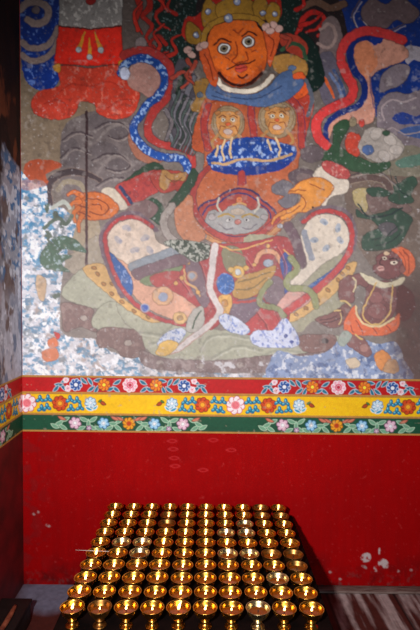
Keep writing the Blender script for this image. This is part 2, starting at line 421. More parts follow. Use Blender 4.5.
# belly, arched face buckle
P([(204, 178), (238, 186), (284, 172), (292, 182), (284, 206), (270, 214), (262, 200), (240, 189), (216, 199), (204, 210), (194, 204), (196, 186)], (188, 108, 70), line=False)
P([(198, 212), (204, 203), (216, 199), (226, 192), (240, 188.5), (254, 192), (262, 200), (272, 208), (276, 218), (262, 232), (240, 237), (216, 233), (204, 226)], (170, 74, 66), line=(40, 48, 104), lw=2, la=.9)
S_([(203, 215), (208, 207), (218, 203), (228, 196), (240, 193), (252, 197), (260, 204), (268, 210), (271, 218)], (44, 56, 116), 1.4)
P([(206, 217), (212, 210), (222, 212), (230, 206), (242, 205), (252, 210), (262, 208), (268, 214), (262, 226), (248, 233), (230, 234), (214, 230), (206, 224)], (158, 156, 156))
for s in (-1, 1):
    S_([(238+s*17, 212), (238+s*21, 206), (238+s*19, 198)], (192, 186, 172), 2)
    S_([(238+s*4, 217), (238+s*11, 214), (238+s*20, 217)], (170, 140, 74), 2)
    EL(238+s*9, 220, 3.2, 2, (186, 182, 180), lw=.7); EL(238+s*8.5, 220, 1.1, 1.1, (50, 46, 54), line=False)
    S_([(238+s*5, 228), (238+s*12, 229), (238+s*19, 224)], (118, 112, 120), 1.2)
    EL(238+s*26, 217, 4, 3, (168, 160, 160))
EL(238, 222, 3.2, 2.6, (176, 112, 104)); EL(238, 212, 7, 3.4, (180, 164, 148), la=.3)
EL(239.5, 200, 3.6, 3.4, (206, 116, 60)); S_([(233, 205), (240, 203), (246, 205)], (196, 150, 92), 2)
S_([(208, 168), (198, 180), (193, 196), (197, 214), (209, 229), (230, 239), (254, 237), (272, 224), (288, 208)], (172, 72, 68), 5, out=(62, 46, 76))
S_([(182, 196), (186, 212), (196, 228), (214, 241), (236, 246), (258, 242), (276, 230), (296, 212)], (196, 142, 96), 4, out=(120, 76, 56))
for x, y in ((190, 220), (204, 236), (224, 244), (246, 245), (264, 238), (280, 226)):
    EL(x, y, 3, 2.4, (168, 166, 172))
P([(272, 186), (282, 180), (292, 184), (298, 192), (296, 204), (286, 208), (278, 202), (284, 196), (274, 194)], (116, 112, 120))
P([(178, 200), (192, 196), (194, 216), (206, 236), (190, 244), (178, 232), (174, 216)], (190, 128, 96), la=.5)

# --- left arm
P([(117, 188), (138, 170), (155, 162), (164, 171), (146, 178), (126, 190)], GRN)
P([(115, 188), (128, 180), (156, 170), (163, 187), (147, 198), (132, 207), (122, 208)], (174, 70, 66), spec=((150, 60, 66), .3, 4))
S_([(120, 187), (127, 196), (134, 206)], (56, 66, 104), 3.4)
P([(150, 176), (162, 170), (186, 173), (188, 182), (176, 190), (160, 192)], (170, 72, 62))
P([(162, 170), (174, 174), (186, 172), (184, 181), (172, 180), (166, 190), (160, 186)], (176, 134, 82))
S_([(165, 176), (174, 182), (182, 178)], (120, 80, 50), 1)
P([(193, 168), (198, 176), (190, 192), (176, 207), (166, 208), (176, 193), (186, 180)], GRN)
P([(142, 208), (153, 198), (164, 208), (164, 226), (152, 220)], (50, 84, 64))
P([(126, 208), (146, 200), (158, 208), (150, 218), (132, 217)], (128, 104, 104), la=.4)
P([(101, 191), (109, 187), (117, 191), (128, 207), (118, 210), (107, 199)], (196, 184, 168))
HND = (200, 112, 52); HL = (128, 58, 34)
P([(76, 198), (84, 193), (97, 192), (110, 197), (119, 208), (112, 217), (98, 220), (84, 219), (76, 211)], HND, line=HL, lw=1.2)
for L in ([(82, 196), (74, 192), (68, 195)], [(80, 202), (73, 203), (70, 208)], [(79, 208), (74, 214), (75, 222)], [(83, 214), (79, 222), (79, 231)]):
    S_(L, HND, 4.6, w1=2.6, out=HL)
for L in ([(88, 199), (100, 200), (109, 208), (102, 215), (90, 212)], [(92, 204), (100, 205), (102, 210)], [(80, 206), (88, 208)], [(80, 212), (90, 217)]):
    S_(L, HL, 1.1)
c.cur = 5; S_([(86.5, 190), (86.5, 230)], (84, 56, 54), 2.4); c.cur = 1

# --- right arm
P([(317, 157), (330, 148), (333, 138), (334, 126), (345, 119), (350, 126), (340, 145), (350, 152), (360, 157), (374, 163), (388, 161), (390, 167), (374, 174), (353, 171), (338, 163), (324, 161)], (54, 86, 62))
P([(345, 145), (348, 133), (358, 134), (361, 142), (358, 156), (348, 152)], (178, 70, 50))
P([(360, 140), (366, 130), (376, 127), (386, 130), (396, 136), (404, 146), (400, 156), (390, 161), (376, 162), (364, 156), (358, 148)], (152, 144, 138), la=.4)
for x, y in ((376, 134), (390, 140), (396, 150), (384, 156)):
    EL(x, y, 7, 5, (162, 154, 148), rot=x, la=.35)
EL(368, 150, 6, 5, (80, 104, 146)); EL(362, 123, 3, 4, (178, 70, 60)); EL(353, 122, 4, 5, (138, 126, 104)); EL(386, 133, 4, 3, GRN)
EL(312, 154, 12, 9, (108, 96, 100), la=.3); EL(302, 177, 14, 9, (100, 86, 92), la=.35); EL(304, 178, 8, 5, (124, 108, 108), la=.3)
P([(313, 176), (323, 166), (335, 176), (348, 180), (346, 193), (331, 197), (325, 206), (321, 203), (330, 192)], (206, 194, 180))
P([(322, 163), (330, 161), (348, 170), (348, 179), (336, 178), (324, 170)], (176, 80, 78), spec=((206, 150, 140), .2, 3))
P([(288, 193), (300, 182), (316, 177), (327, 180), (334, 188), (327, 198), (318, 207), (307, 212), (297, 213), (290, 218), (281, 220), (283, 212), (297, 204), (301, 195), (293, 193)], (214, 144, 60), line=HL, lw=1.2)
for L in ([(301, 195), (306, 203), (302, 211)], [(283, 214), (292, 212), (300, 206)], [(289, 192), (298, 190), (306, 191)], [(310, 184), (324, 190)]):
    S_(L, (150, 80, 40), 1.1)
S_([(284, 212), (276, 217), (272, 224)], (204, 134, 64), 4, w1=2, out=HL)

# --- collar, head, crown
P([(206, 90), (214, 80), (222, 88), (250, 94), (266, 88), (280, 74), (291, 70), (294, 79), (304, 80), (300, 90), (285, 101), (262, 107), (240, 104), (222, 101), (208, 99)], (88, 110, 146))
for L in ([(216, 92), (236, 98), (258, 98), (282, 86)], [(212, 96), (228, 100)]):
    S_(L, (60, 78, 112), 1.2)
S_([(217, 79), (223, 87), (237, 91), (252, 91), (264, 85), (272, 76)], (208, 198, 184), 4.6, out=(120, 80, 60))
P([(199, 50), (207, 44), (213, 58), (218, 74), (216, 86), (209, 82), (203, 68)], (182, 88, 42)); P([(262, 32), (272, 27), (280, 34), (278, 46), (273, 60), (269, 66)], (182, 88, 42))
S_([(204, 54), (210, 66), (213, 80)], (126, 54, 28), 1.2); S_([(268, 36), (274, 42), (271, 56)], (126, 54, 28), 1.2)
P([(208.5, 32), (217, 24), (237, 18.5), (254, 20), (262, 31), (266, 46), (267, 62), (261, 76), (249, 85), (237, 87), (226, 83), (217, 72), (211, 58), (207.5, 44)], (202, 104, 32), line=(90, 34, 22), lw=1.4)
P([(216, 66), (224, 74), (237, 78), (252, 74), (262, 62), (266, 62), (261, 76), (249, 85), (237, 87), (226, 83), (217, 73)], (176, 84, 34), line=False, al=.6)
S_([(207, 36), (212, 26), (226, 21), (240, 18.5), (254, 20), (262, 30)], (40, 20, 22), 2.6)
S_([(219, 73), (227, 81.5), (238, 85), (250, 83), (262, 73)], (70, 28, 24), 3)
for x, y in ((224.3, 48.6), (248.4, 42)):
    EL(x, y, 6.4, 5.8, (214, 208, 200), line=(96, 40, 22), lw=1.5, la=.9)
    EL(x, y, 3.5, 3.5, (124, 112, 92), line=(60, 40, 30), la=.8); EL(x, y, 1.7, 1.7, (24, 18, 20), line=False)
S_([(214, 45), (221, 39), (231, 42)], (86, 32, 20), 1.7); S_([(242, 36), (249, 32), (257, 35)], (86, 32, 20), 1.7)
for L in ([(236, 42), (237, 54), (232, 61), (236, 64)], [(246, 52), (248, 59), (244, 62)], [(236, 64), (240, 62.5), (245, 62)], [(226, 57), (230, 60)], [(252, 52), (256, 50)], [(233, 30), (238, 33), (243, 29)]):
    S_(L, (142, 62, 24), 1.3)
EL(240, 58, 3.6, 3, (212, 118, 42), line=False, al=.6)
S_([(227, 70), (234, 66), (240, 64.5), (248, 63), (255, 60)], (66, 28, 24), 1.4)
EL(241.3, 68.5, 6.2, 3.8, (196, 84, 70), rot=-.15, line=(110, 36, 30)); S_([(236, 69), (241, 68), (247, 67)], (120, 36, 34), 1)
S_([(238, 76), (242, 78), (247, 75)], (96, 40, 26), 2)
P([(182, 34), (186, 18), (196, 16), (208, 4), (214, -6), (226, -14), (244, -20), (258, -14), (268, -6), (280, 0), (280, 18), (264, 20), (240, 16), (214, 22), (204, 34), (196, 42), (188, 42)], (150, 40, 28), line=False)
CR = (140, 108, 40)
for Q in ([(187, 42), (186, 28), (189, 21), (198, 27), (205, 38), (200, 44)], [(202, 24), (202, 10), (207, -2), (215, 4), (219, 14), (214, 24), (206, 28)],
          [(218, 18), (216, 6), (226, -2), (237, -12), (247, -4), (256, 6), (254, 18), (237, 20)], [(256, 18), (252, 6), (258, -4), (266, 0), (269, 12), (264, 20)], [(267, 22), (265, 12), (272, 2), (280, 8), (279, 20), (273, 26)]):
    P(Q, CR, line=(70, 48, 20), lw=1.2)
S_([(203, 42), (206, 31), (216, 22), (237, 16.5), (256, 19), (266, 28)], (150, 116, 44), 5, out=(64, 40, 22))
for x, y, r in ((196, 35, 3.2), (228.5, 18.5, 4.4), (263, 13, 3), (208, 12, 3), (237, 2, 3.6), (275, 14, 2.6)):
    EL(x, y, r, r, (128, 134, 156), line=(60, 44, 40), lw=1.2); EL(x-.8, y-.8, r*.4, r*.4, (186, 190, 204), line=False)
for x, y in ((192, 55), (200, 47), (204, 45), (188, 50), (266, 27), (274, 25), (279, 29), (270, 31)):
    EL(x, y, 4.4, 3.4, (178, 148, 140), rot=x, la=.5)
for L in ([(187, 60), (192, 68), (186, 76), (194, 84)], [(282, 36), (290, 40), (286, 48)], [(196, 62), (190, 74)]):
    S_(L, (150, 70, 54), 4, w1=2, out=(70, 34, 34))

# --- rock ledge
c.cur = 4
LR = (166, 166, 146); BR = (122, 96, 92)
P([(62, 296), (66, 284), (86, 267), (97, 283), (117, 300), (107, 307), (90, 308), (77, 304)], LR)
P([(62, 303), (77, 304), (93, 309), (92, 320), (97, 332), (80, 327), (65, 332), (62, 318)], BR, spec=((146, 122, 116), .3, 6))
P([(92, 320), (100, 307), (115, 302), (140, 320), (150, 332), (130, 334), (110, 330), (95, 328)], LR)
P([(97, 332), (110, 327), (140, 331), (146, 340), (142, 356), (124, 357), (113, 348), (99, 347)], BR, spec=((146, 122, 116), .3, 6))
P([(118, 302), (150, 316), (180, 326), (220, 330), (260, 334), (300, 336), (340, 336), (336, 350), (300, 356), (262, 358), (220, 362), (190, 362), (160, 358), (146, 348), (140, 334), (124, 322)], LR, line=(110, 100, 90))
for L in ([(140, 332), (160, 334), (172, 326)], [(200, 352), (208, 338), (226, 334), (250, 338)], [(212, 358), (236, 346), (262, 350)], [(150, 344), (168, 340), (182, 344)], [(262, 356), (280, 350), (300, 352)]):
    S_(L, (138, 140, 124), 2.2, al=.7)
    S_([(x, y+2.6) for x, y in L], (190, 190, 174), 1.6, al=.6)
P([(142, 350), (160, 357), (190, 360), (225, 360), (262, 356), (300, 354), (336, 350), (336, 366), (300, 370), (250, 372), (190, 372), (150, 368), (140, 360)], (118, 96, 94), spec=((158, 140, 136), .3, 5))
for x, y in ((128, 343), (84, 318), (160, 363), (200, 366), (240, 365)):
    EL(x, y, 4, 3, (164, 150, 142), line=(90, 66, 64), lw=1)
P([(244, 238), (330, 250), (352, 272), (345, 310), (312, 322), (300, 332), (280, 322)], (158, 154, 130), line=False)
P([(298, 338), (304, 335), (317, 334), (334, 335), (336, 343), (328, 350), (312, 353), (301, 349)], (124, 90, 84)); EL(325, 341, 3.4, 2.4, (50, 34, 38))

# --- guardian: skirt and legs
c.cur = 1
TG = (208, 164, 100)
P([(83, 270), (97, 263), (108, 270), (121, 295), (140, 310), (162, 320), (150, 322), (126, 309), (104, 291)], TG)
P([(280, 320), (300, 308), (322, 288), (344, 266), (356, 262), (352, 276), (332, 296), (312, 311), (292, 322)], TG)
for x, y in ((98, 274), (104, 284), (112, 294), (94, 268), (122, 302), (134, 311), (148, 317), (112, 284), (348, 268), (338, 280), (328, 290), (318, 300), (306, 308), (296, 314), (342, 274)):
    EL(x, y, 2.4, 1.7, (168, 118, 62), rot=.6, line=(70, 44, 34), lw=1)
# skirt
P([(148, 262), (180, 250), (214, 244), (250, 242), (280, 236), (296, 246), (300, 275), (292, 300), (284, 334), (256, 334), (240, 330), (226, 318), (206, 322), (186, 308), (160, 292)], (168, 66, 68))
P([(222, 250), (236, 246), (246, 262), (240, 276), (226, 270)], (128, 124, 98), la=.3)
P([(186, 262), (198, 262), (210, 290), (206, 308), (196, 298), (188, 280)], (120, 98, 108), la=.4)
P([(228, 306), (246, 298), (264, 300), (264, 318), (250, 326), (234, 318)], (116, 98, 112), la=.4)
P([(262, 284), (276, 276), (286, 286), (282, 306), (268, 304)], (122, 104, 112), la=.4)
P([(238, 332), (254, 316), (268, 302), (278, 318), (284, 334), (262, 336)], (180, 64, 66))
P([(204, 318), (214, 308), (222, 318), (212, 330), (202, 324)], (166, 62, 64))
P([(232, 294), (238, 278), (256, 272), (276, 266), (268, 284), (254, 296), (240, 299)], (184, 140, 74))
for L in ([(238, 282), (254, 278), (270, 272)], [(236, 290), (252, 288), (266, 278)]):
    S_(L, (132, 108, 62), 1.6)
S_([(226, 302), (240, 302), (256, 300), (266, 292)], (180, 70, 64), 3, w1=1.5)
EL(238, 272, 6.5, 6.5, (214, 168, 82), line=(130, 86, 46), lw=1.2); EL(238, 272, 3, 3, (196, 200, 200), line=(120, 84, 60)); EL(246, 268, 3, 2.6, (214, 168, 82)); EL(231, 270, 3, 2.6, (214, 168, 82))
EL(225.5, 284, 9, 10.5, (34, 96, 166), line=(24, 44, 104), spec=((120, 156, 212), .2, 4))
S_([(218, 278), (224, 274), (232, 277)], (60, 110, 190), 1.4); S_([(219, 290), (226, 286), (233, 289)], (90, 132, 200), 1.2)
P([(220, 296), (230, 295), (232, 304), (228, 314), (220, 316), (217, 306)], (214, 164, 84)); EL(225, 303, 3, 3.6, (190, 132, 62)); 
S_([(256, 262), (260, 254), (268, 251), (276, 254), (280, 262)], (212, 154, 118), 4, out=(130, 84, 66)); EL(268, 263, 5, 4, (156, 166, 182)); EL(254, 265, 2, 2, (208, 160, 92)); EL(282, 266, 2, 2, (208, 160, 92)); EL(268, 246, 2.2, 2.2, (208, 160, 92))
S_([(182, 264), (186, 256), (196, 256)], (208, 150, 112), 3); EL(192, 276, 4, 4, (150, 158, 172), line=(200, 150, 110), lw=2.2); S_([(184, 270), (186, 282), (196, 288), (200, 296)], (206, 158, 104), 2.2)
for x, y in ((182, 278), (176, 283), (170, 277), (198, 292), (188, 262)):
    EL(x, y, 2.2, 2.2, (212, 160, 92), lw=.7)
P([(286, 252), (292, 262), (290, 282), (296, 300), (286, 306), (284, 282), (280, 262)], (60, 84, 150), la=.4)
for L in ([(158, 268), (176, 276), (190, 294)], [(196, 254), (204, 276), (208, 296)], [(230, 250), (244, 256), (252, 268)], [(276, 246), (284, 262), (284, 280)], [(256, 312), (264, 322), (268, 332)], [(210, 300), (216, 312)]):
    S_(L, (122, 44, 52), 1.2, al=.8); S_([(x+2, y+1) for x, y in L], (200, 110, 104), .9, al=.7)
for L in ([(220, 246), (236, 250), (254, 246), (272, 240)], [(152, 264), (166, 258), (182, 254)], [(284, 250), (292, 258), (296, 272)]):
    S_(L, (210, 158, 92), 1.6)
# left leg
S_([(156, 230), (137, 214), (116, 218), (102, 234), (104, 254), (112, 276), (122, 296)], (116, 96, 108), 5)
P([(108, 235), (118, 223), (137, 219), (151, 226), (158, 242), (174, 250), (150, 257), (130, 266), (117, 258), (108, 248)], (210, 190, 174), spec=((190, 174, 160), .3, 8))
for x, y in ((127, 228), (145, 238), (118, 240), (135, 250), (150, 250)):
    EL(x, y, 5, 3, (176, 168, 170), rot=x*.3, line=False); EL(x+2, y+1, 2, 1.6, (156, 152, 164), line=False)
P([(116, 258), (130, 265), (148, 262), (140, 278), (150, 286), (170, 290), (190, 302), (202, 314), (188, 322), (166, 317), (146, 307), (131, 292), (122, 276)], (214, 160, 134))
P([(110, 252), (120, 262), (131, 277), (133, 291), (128, 296), (119, 282), (112, 266)], (36, 90, 156), spec=((140, 166, 216), .2, 4))
S_([(152, 227), (137, 217.5), (118, 220), (106, 234), (107, 252), (115, 275), (126, 294), (143, 310), (163, 320), (186, 325)], (178, 62, 66), 3.6, out=(110, 60, 70))
P([(129, 264), (150, 255), (178, 246), (184, 253), (152, 264), (133, 272)], (134, 142, 152), la=.5)
P([(132, 271), (152, 263), (184, 253), (190, 262), (160, 272), (138, 280)], (116, 92, 100), la=.5)
P([(140, 280), (160, 272), (182, 266), (176, 274), (158, 280), (148, 286)], (120, 134, 98), la=.4)
P([(150, 277), (164, 272), (180, 272), (172, 284), (156, 287)], (170, 70, 68), la=.4)
EL(163, 296, 10.5, 9.5, (212, 164, 122), line=(140, 92, 70), lw=1.2); EL(163, 297, 5, 4.6, (146, 156, 180), line=(190, 130, 90)); EL(145, 308, 4.2, 4, (52, 92, 176), line=(180, 186, 200), lw=1.6)
EL(180, 318, 7, 6, (208, 168, 112)); EL(180, 318, 3, 2.6, (164, 130, 92))
# white scarf falling from the belt
S_([(172, 206), (164, 218), (166, 232), (176, 242), (192, 248), (206, 246)], (164, 154, 148), 7, out=(108, 92, 92))
P([(164, 242), (186, 240), (212, 246), (214, 254), (196, 262), (178, 252)], (60, 76, 64), la=.4, spec=((196, 196, 186), .5, 3))
S_([(215, 246), (212, 268), (210, 288), (216, 302), (220, 312), (208, 326), (192, 338), (178, 349), (162, 352)], (206, 196, 194), 6.5, w1=5, out=(176, 104, 100))
P([(186, 330), (190, 314), (202, 306), (204, 322), (196, 332)], (172, 168, 160)); S_([(192, 328), (196, 318), (201, 311)], (60, 84, 66), 1.6)
P([(157, 344), (164, 334), (178, 328), (186, 332), (178, 344), (164, 350)], (196, 202, 218), spec=((70, 110, 180), .3, 3))
P([(156, 354), (160, 344), (170, 340), (178, 344), (174, 351), (164, 356)], (220, 176, 86))
P([(219, 316), (228, 314), (240, 320), (250, 330), (244, 335), (230, 332), (222, 326)], (200, 206, 226), spec=((70, 108, 190), .3, 3))
P([(250, 338), (256, 330), (272, 330), (284, 318), (294, 328), (299, 345), (276, 348), (256, 346)], (196, 202, 226), spec=((84, 110, 184), .3, 4))
for x, y in ((286, 336), (292, 342)): EL(x, y, 2, 1.6, (60, 80, 150), line=False)
# right leg
P([(305, 226), (312, 217), (327, 214), (340, 218), (349, 230), (349, 243), (340, 254), (323, 264), (302, 284), (292, 290), (291, 276), (303, 264), (300, 240)], (214, 200, 184))
for x, y in ((324, 222), (338, 228), (314, 240), (326, 248), (340, 240)):
    EL(x, y, 4.4, 3, (164, 170, 180), rot=x, line=False); EL(x+1, y+1, 1.6, 1.4, (130, 142, 160), line=False)
P([(277, 306), (290, 291), (306, 290), (314, 296), (304, 306), (284, 313)], (210, 158, 148))
P([(303, 290), (317, 280), (336, 266), (348, 251), (344, 268), (322, 288), (312, 294)], (34, 90, 158), spec=((140, 170, 220), .22, 4))
S_([(303, 222), (316, 213), (330, 211), (345, 217), (352, 232), (351, 247), (342, 264), (326, 281), (308, 296), (286, 312)], (184, 64, 64), 3.4, w1=7, out=(110, 60, 76))
S_([(300, 220), (314, 209), (332, 207), (348, 213), (356, 232), (354, 250)], (112, 96, 110), 3, al=.7)
S_([(288, 226), (296, 240), (302, 264)], (108, 84, 94), 9, out=(80, 60, 70)); S_([(304, 232), (308, 246), (312, 258)], (146, 150, 162), 6)
S_([(291, 258), (297, 269), (287, 280), (290, 288), (306, 289), (314, 297), (316, 306)], (142, 146, 98), 6, out=(90, 90, 66))
S_([(270, 282), (262, 292), (260, 304), (276, 308), (284, 316)], (138, 142, 100), 5, out=(90, 90, 66))

# --- attendant, lower right
c.cur = 2
BZ = Zm(320, 230, 4.2)
SK = (118, 72, 72); SL = (66, 34, 38)
P(BZ((330, 235), (375, 250), (400, 300), (388, 360), (345, 385), (318, 340)), (84, 42, 40), line=SL)
P(BZ((300, 85), (345, 72), (392, 105), (398, 160), (372, 192), (345, 182), (340, 130)), (208, 98, 54))
S_(BZ((350, 84), (372, 120), (372, 180)), (160, 66, 38), 1.4); S_(BZ((330, 90), (356, 120), (358, 170)), (160, 66, 38), 1)
P(BZ((195, 225), (240, 212), (310, 222), (322, 290), (312, 350), (270, 392), (200, 392), (168, 360), (182, 320), (192, 270)), SK, line=SL)
EL(320+235/4.2, 230+285/4.2, 7, 6, (136, 88, 86), la=.4); EL(320+285/4.2, 230+280/4.2, 5, 6, (126, 80, 78), la=.4); EL(320+240/4.2, 230+340/4.2, 10, 8, (132, 84, 82), la=.4)
P(BZ((135, 190), (168, 184), (202, 215), (195, 240), (152, 235), (142, 300), (108, 306), (80, 285), (80, 222), (108, 196)), (126, 80, 78), line=SL, lw=1.1)
P(BZ((72, 332), (108, 308), (132, 340), (112, 382), (60, 412), (0, 392), (-20, 372), (36, 352)), (122, 80, 76), line=SL, lw=1.1)
for L in (BZ((0, 378), (40, 372), (70, 360)), BZ((10, 390), (50, 384), (84, 372)), BZ((80, 330), (96, 350), (90, 380))): S_(L, SL, .9)
P(BZ((120, 436), (172, 448), (204, 480), (216, 522), (188, 532), (150, 505), (112, 480)), (128, 84, 82), line=SL)
EL(320+185/4.2, 230+495/4.2, 4, 4, (158, 114, 108), line=False)
P(BZ((108, 372), (148, 318), (168, 370), (222, 402), (290, 392), (332, 350), (332, 402), (300, 432), (230, 444), (108, 432)), (212, 98, 52), line=(130, 50, 30))
for L in (BZ((150, 380), (170, 410), (180, 436)), BZ((220, 410), (240, 436)), BZ((280, 402), (300, 424)), BZ((128, 400), (140, 430))): S_(L, (158, 62, 38), 1.2)
S_(BZ((150, 322), (158, 362), (190, 396), (250, 404), (310, 372)), (214, 188, 140), 2)
P(BZ((165, 180), (228, 200), (280, 222), (352, 198), (346, 226), (272, 244), (210, 226)), (206, 194, 164))
P(BZ((236, 110), (280, 90), (320, 100), (345, 135), (350, 172), (320, 200), (270, 206), (230, 178), (224, 152), (240, 138)), (118, 70, 70), line=SL, lw=1.1)
EL(320+310/4.2, 230+138/4.2, 4, 2.4, (214, 196, 176), line=(50, 24, 26)); EL(320+312/4.2, 230+138/4.2, 1.2, 1.3, (26, 16, 18), line=False)
EL(320+270/4.2, 230+118/4.2, 2.6, 2, (206, 186, 166), line=(50, 24, 26)); EL(320+270/4.2, 230+118/4.2, .9, .9, (26, 16, 18), line=False)
EL(320+256/4.2, 230+162/4.2, 4, 3.2, (196, 146, 138)); S_(BZ((246, 164), (266, 160)), (120, 50, 52), .9); S_(BZ((262, 118), (252, 140), (266, 146)), SL, 1)
S_(BZ((290, 122), (314, 118), (330, 130)), (44, 22, 24), 1.2); EL(320+345/4.2, 230+165/4.2, 2.6, 4, (134, 84, 78)); EL(320+280/4.2, 230+98/4.2, 3, 2, (200, 170, 140))
S_(BZ((238, 222), (205, 285), (180, 345), (200, 388), (250, 395), (292, 350), (300, 290), (306, 232)), (204, 164, 92), 1.5)
S_(BZ((138, 200), (150, 220), (140, 260)), (214, 194, 150), 1.6); S_(BZ((86, 296), (112, 304), (128, 318)), (208, 176, 110), 1.6); S_(BZ((60, 340), (84, 336)), (208, 176, 110), 1.4)
S_(BZ((80, 395), (90, 375), (84, 350)), (200, 170, 110), 1.3); S_(BZ((150, 440), (176, 460)), (206, 170, 100), 1.6)

# --- bottom strip and flaked plaster
c.cur = 0
m = c.id == 0
X, Y = c.X, c.Y
def flakes(mask, col, lo, size, seed, soft=.03, al=1.0, stretch=1.0):
    f = fbm(X/size, Y/(size*stretch), seed, 5)
    a = np.clip((f-lo)/soft, 0, 1)*mask*al
    c.a[:] = c.a*(1-a[..., None])+np.clip(lin(col)/wall_light(X, Y)[..., None], 0, .92)*a[..., None]
def inside(pts, s=0.0):
    Pp = smooth(pts); r = c._mask_poly(Pp); M = np.zeros(X.shape)
    if r: a, b, d, e, mm = r; M[a:b, d:e] = mm
    return M
low = inside([(14, 186), (30, 180), (46, 184), (49, 204), (66, 210), (76, 225), (68, 250), (62, 280), (60, 305), (64, 334), (98, 340), (112, 352), (142, 358), (200, 372), (270, 374), (270, 384), (14, 384)])
low *= m
c.a[:] = c.a*(1-low[..., None])+np.clip(lin((202, 200, 208))/wall_light(X, Y)[..., None], 0, .92)*low[..., None]
flakes(low*(Y < 262), (64, 132, 172), .49, 5, 21, .09)
flakes(low, (104, 154, 188), .54, 4, 22, .08)
flakes(low, (132, 140, 148), .58, 9, 23, .09)
flakes(low*(Y > 262), (96, 134, 164), .56, 9, 24, .06, stretch=.45)
flakes(low*(Y > 280), (166, 146, 138), .61, 9, 27, .09, .8)
flakes(low, (232, 232, 238), .56, 4, 25, .07)
flakes(low*(Y < 300)*(X > 44), (88, 104, 92), .60, 8, 28, .05)
P([(22, 180), (45, 180), (46, 186), (24, 190)], (178, 92, 54), line=False, al=.5)
bot = np.clip((Y-356-5*(fbm(X/20, Y/20, 31)-.5)*2)/4, 0, 1)*(X > 140)*(X < 408)*(c.id != 1)*(c.id != 2)
c.a[:] = c.a*(1-bot[..., None]*.3)+np.clip(lin((150, 138, 140))/wall_light(X, Y)[..., None], 0, .92)*bot[..., None]*.3
sea = inside([(276, 352), (300, 356), (326, 352), (340, 340), (358, 338), (380, 344), (396, 342), (404, 360), (404, 384), (276, 384)])*(c.id != 2)
c.a[:] = c.a*(1-sea[..., None])+np.clip(lin((124, 142, 178))/wall_light(X, Y)[..., None], 0, .92)*sea[..., None]
flakes(sea, (196, 200, 212), .56, 4, 33, .07); flakes(sea, (80, 102, 146), .57, 5, 34, .08); flakes(bot*(1-sea), (206, 204, 210), .63, 7, 35, .05, .8); flakes(bot*(1-sea), (98, 78, 76), .58, 10, 36, .06, .7)
for pts, cc in (([(374, 356), (382, 350), (390, 356), (394, 366), (380, 370)], (204, 128, 60)), ([(386, 362), (396, 360), (398, 372), (384, 372)], (190, 146, 104)), ([(346, 360), (356, 358), (360, 366), (350, 368)], (196, 176, 150)),
                ([(48, 340), (56, 338), (58, 346), (50, 348)], (204, 108, 62)), ([(42, 352), (56, 348), (58, 358), (46, 362)], (200, 112, 70)), ([(54, 332), (60, 334), (58, 340)], (196, 50, 40)), ([(36, 276), (46, 280), (44, 300), (38, 296)], (196, 164, 130)), ([(344, 330), (352, 336), (344, 346), (338, 342)], (150, 160, 150))):
    P(pts, cc, la=.4)
for q in ([(40, 256), (50, 244), (64, 246), (58, 254), (72, 256), (62, 264), (70, 272), (54, 270), (44, 268)], [(52, 240), (62, 236), (76, 240), (86, 252), (72, 250), (60, 248)], [(40, 262), (44, 250), (52, 256), (48, 268)]):
    P(q, (74, 104, 84), line=(50, 80, 70), spec=((170, 190, 196), .2, 4))
S_([(44, 228), (58, 218), (66, 224), (72, 216)], (92, 108, 96), 4); S_([(52, 208), (64, 202), (70, 208)], (180, 184, 176), 4)

# --- weather the whole picture: soft stains, small chips, grain; painted light falloff and haze
EL(312.5, 207.5, 1.2, 1.2, (20, 16, 16), line=False)
st = fbm(X/38, Y/38, 41, 4); gr = fbm(X/2.2, Y/2.2, 42, 3); md = fbm(X/9, Y/9, 43, 4)
c.a *= (0.80+.36*st)[..., None]*(.80+.40*gr)[..., None]*(.84+.32*md)[..., None]
allm = np.ones(X.shape)
flakes(allm*(Y > 100), (198, 196, 200), .74, 2.4, 44, .06, .5)
flakes(allm*(Y > 60), (176, 168, 164), .62, 6, 45, .14, .3)
flakes(allm*(Y < 120), (120, 112, 110), .72, 3, 46, .04, .45)
flakes(allm, (70, 56, 54), .69, 5, 47, .06, .3)
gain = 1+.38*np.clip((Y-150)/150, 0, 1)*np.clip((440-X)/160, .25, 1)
tp = np.clip((Y+20)/190, 0, 1); c.a *= (gain*(.50+.50*tp*tp*(3-2*tp))*(1-.35*np.clip((75-Y)/75, 0, 1)*np.clip((90-X)/70, 0, 1)))[..., None]  # top and upper left corner darkened in the paint as light falloff
rd = np.clip((X+(fbm(X/14, Y/14, 55)-.5)*30-380)/28, 0, 1)*np.clip((Y-250)/50, 0, 1)*np.where(c.id == 2, .35, .8)  # light falloff at the lower right edge, painted in as dark brown
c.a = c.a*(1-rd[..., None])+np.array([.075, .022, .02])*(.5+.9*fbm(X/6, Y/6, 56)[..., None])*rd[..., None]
haze = .06*np.clip((Y-90)/60, 0, 1)+.17*np.clip((Y-160)/120, 0, 1)*np.clip((430-X)/120, .3, 1)  # pale haze of the light mixed into the paint, stronger lower down
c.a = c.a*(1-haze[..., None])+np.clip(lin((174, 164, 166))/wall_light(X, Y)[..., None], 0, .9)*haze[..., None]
lum = (c.a*[.25, .6, .15]).sum(-1, keepdims=True)
c.a = lum+(c.a-lum)*.94
ct = 1.28-.28*np.clip((Y-150)/120, 0, 1)
c.a = .42*(np.maximum(c.a, 1e-4)/.42)**ct[..., None]
c.soften()
c.a = np.clip(c.a, 0.003, .92)
MURAL = c
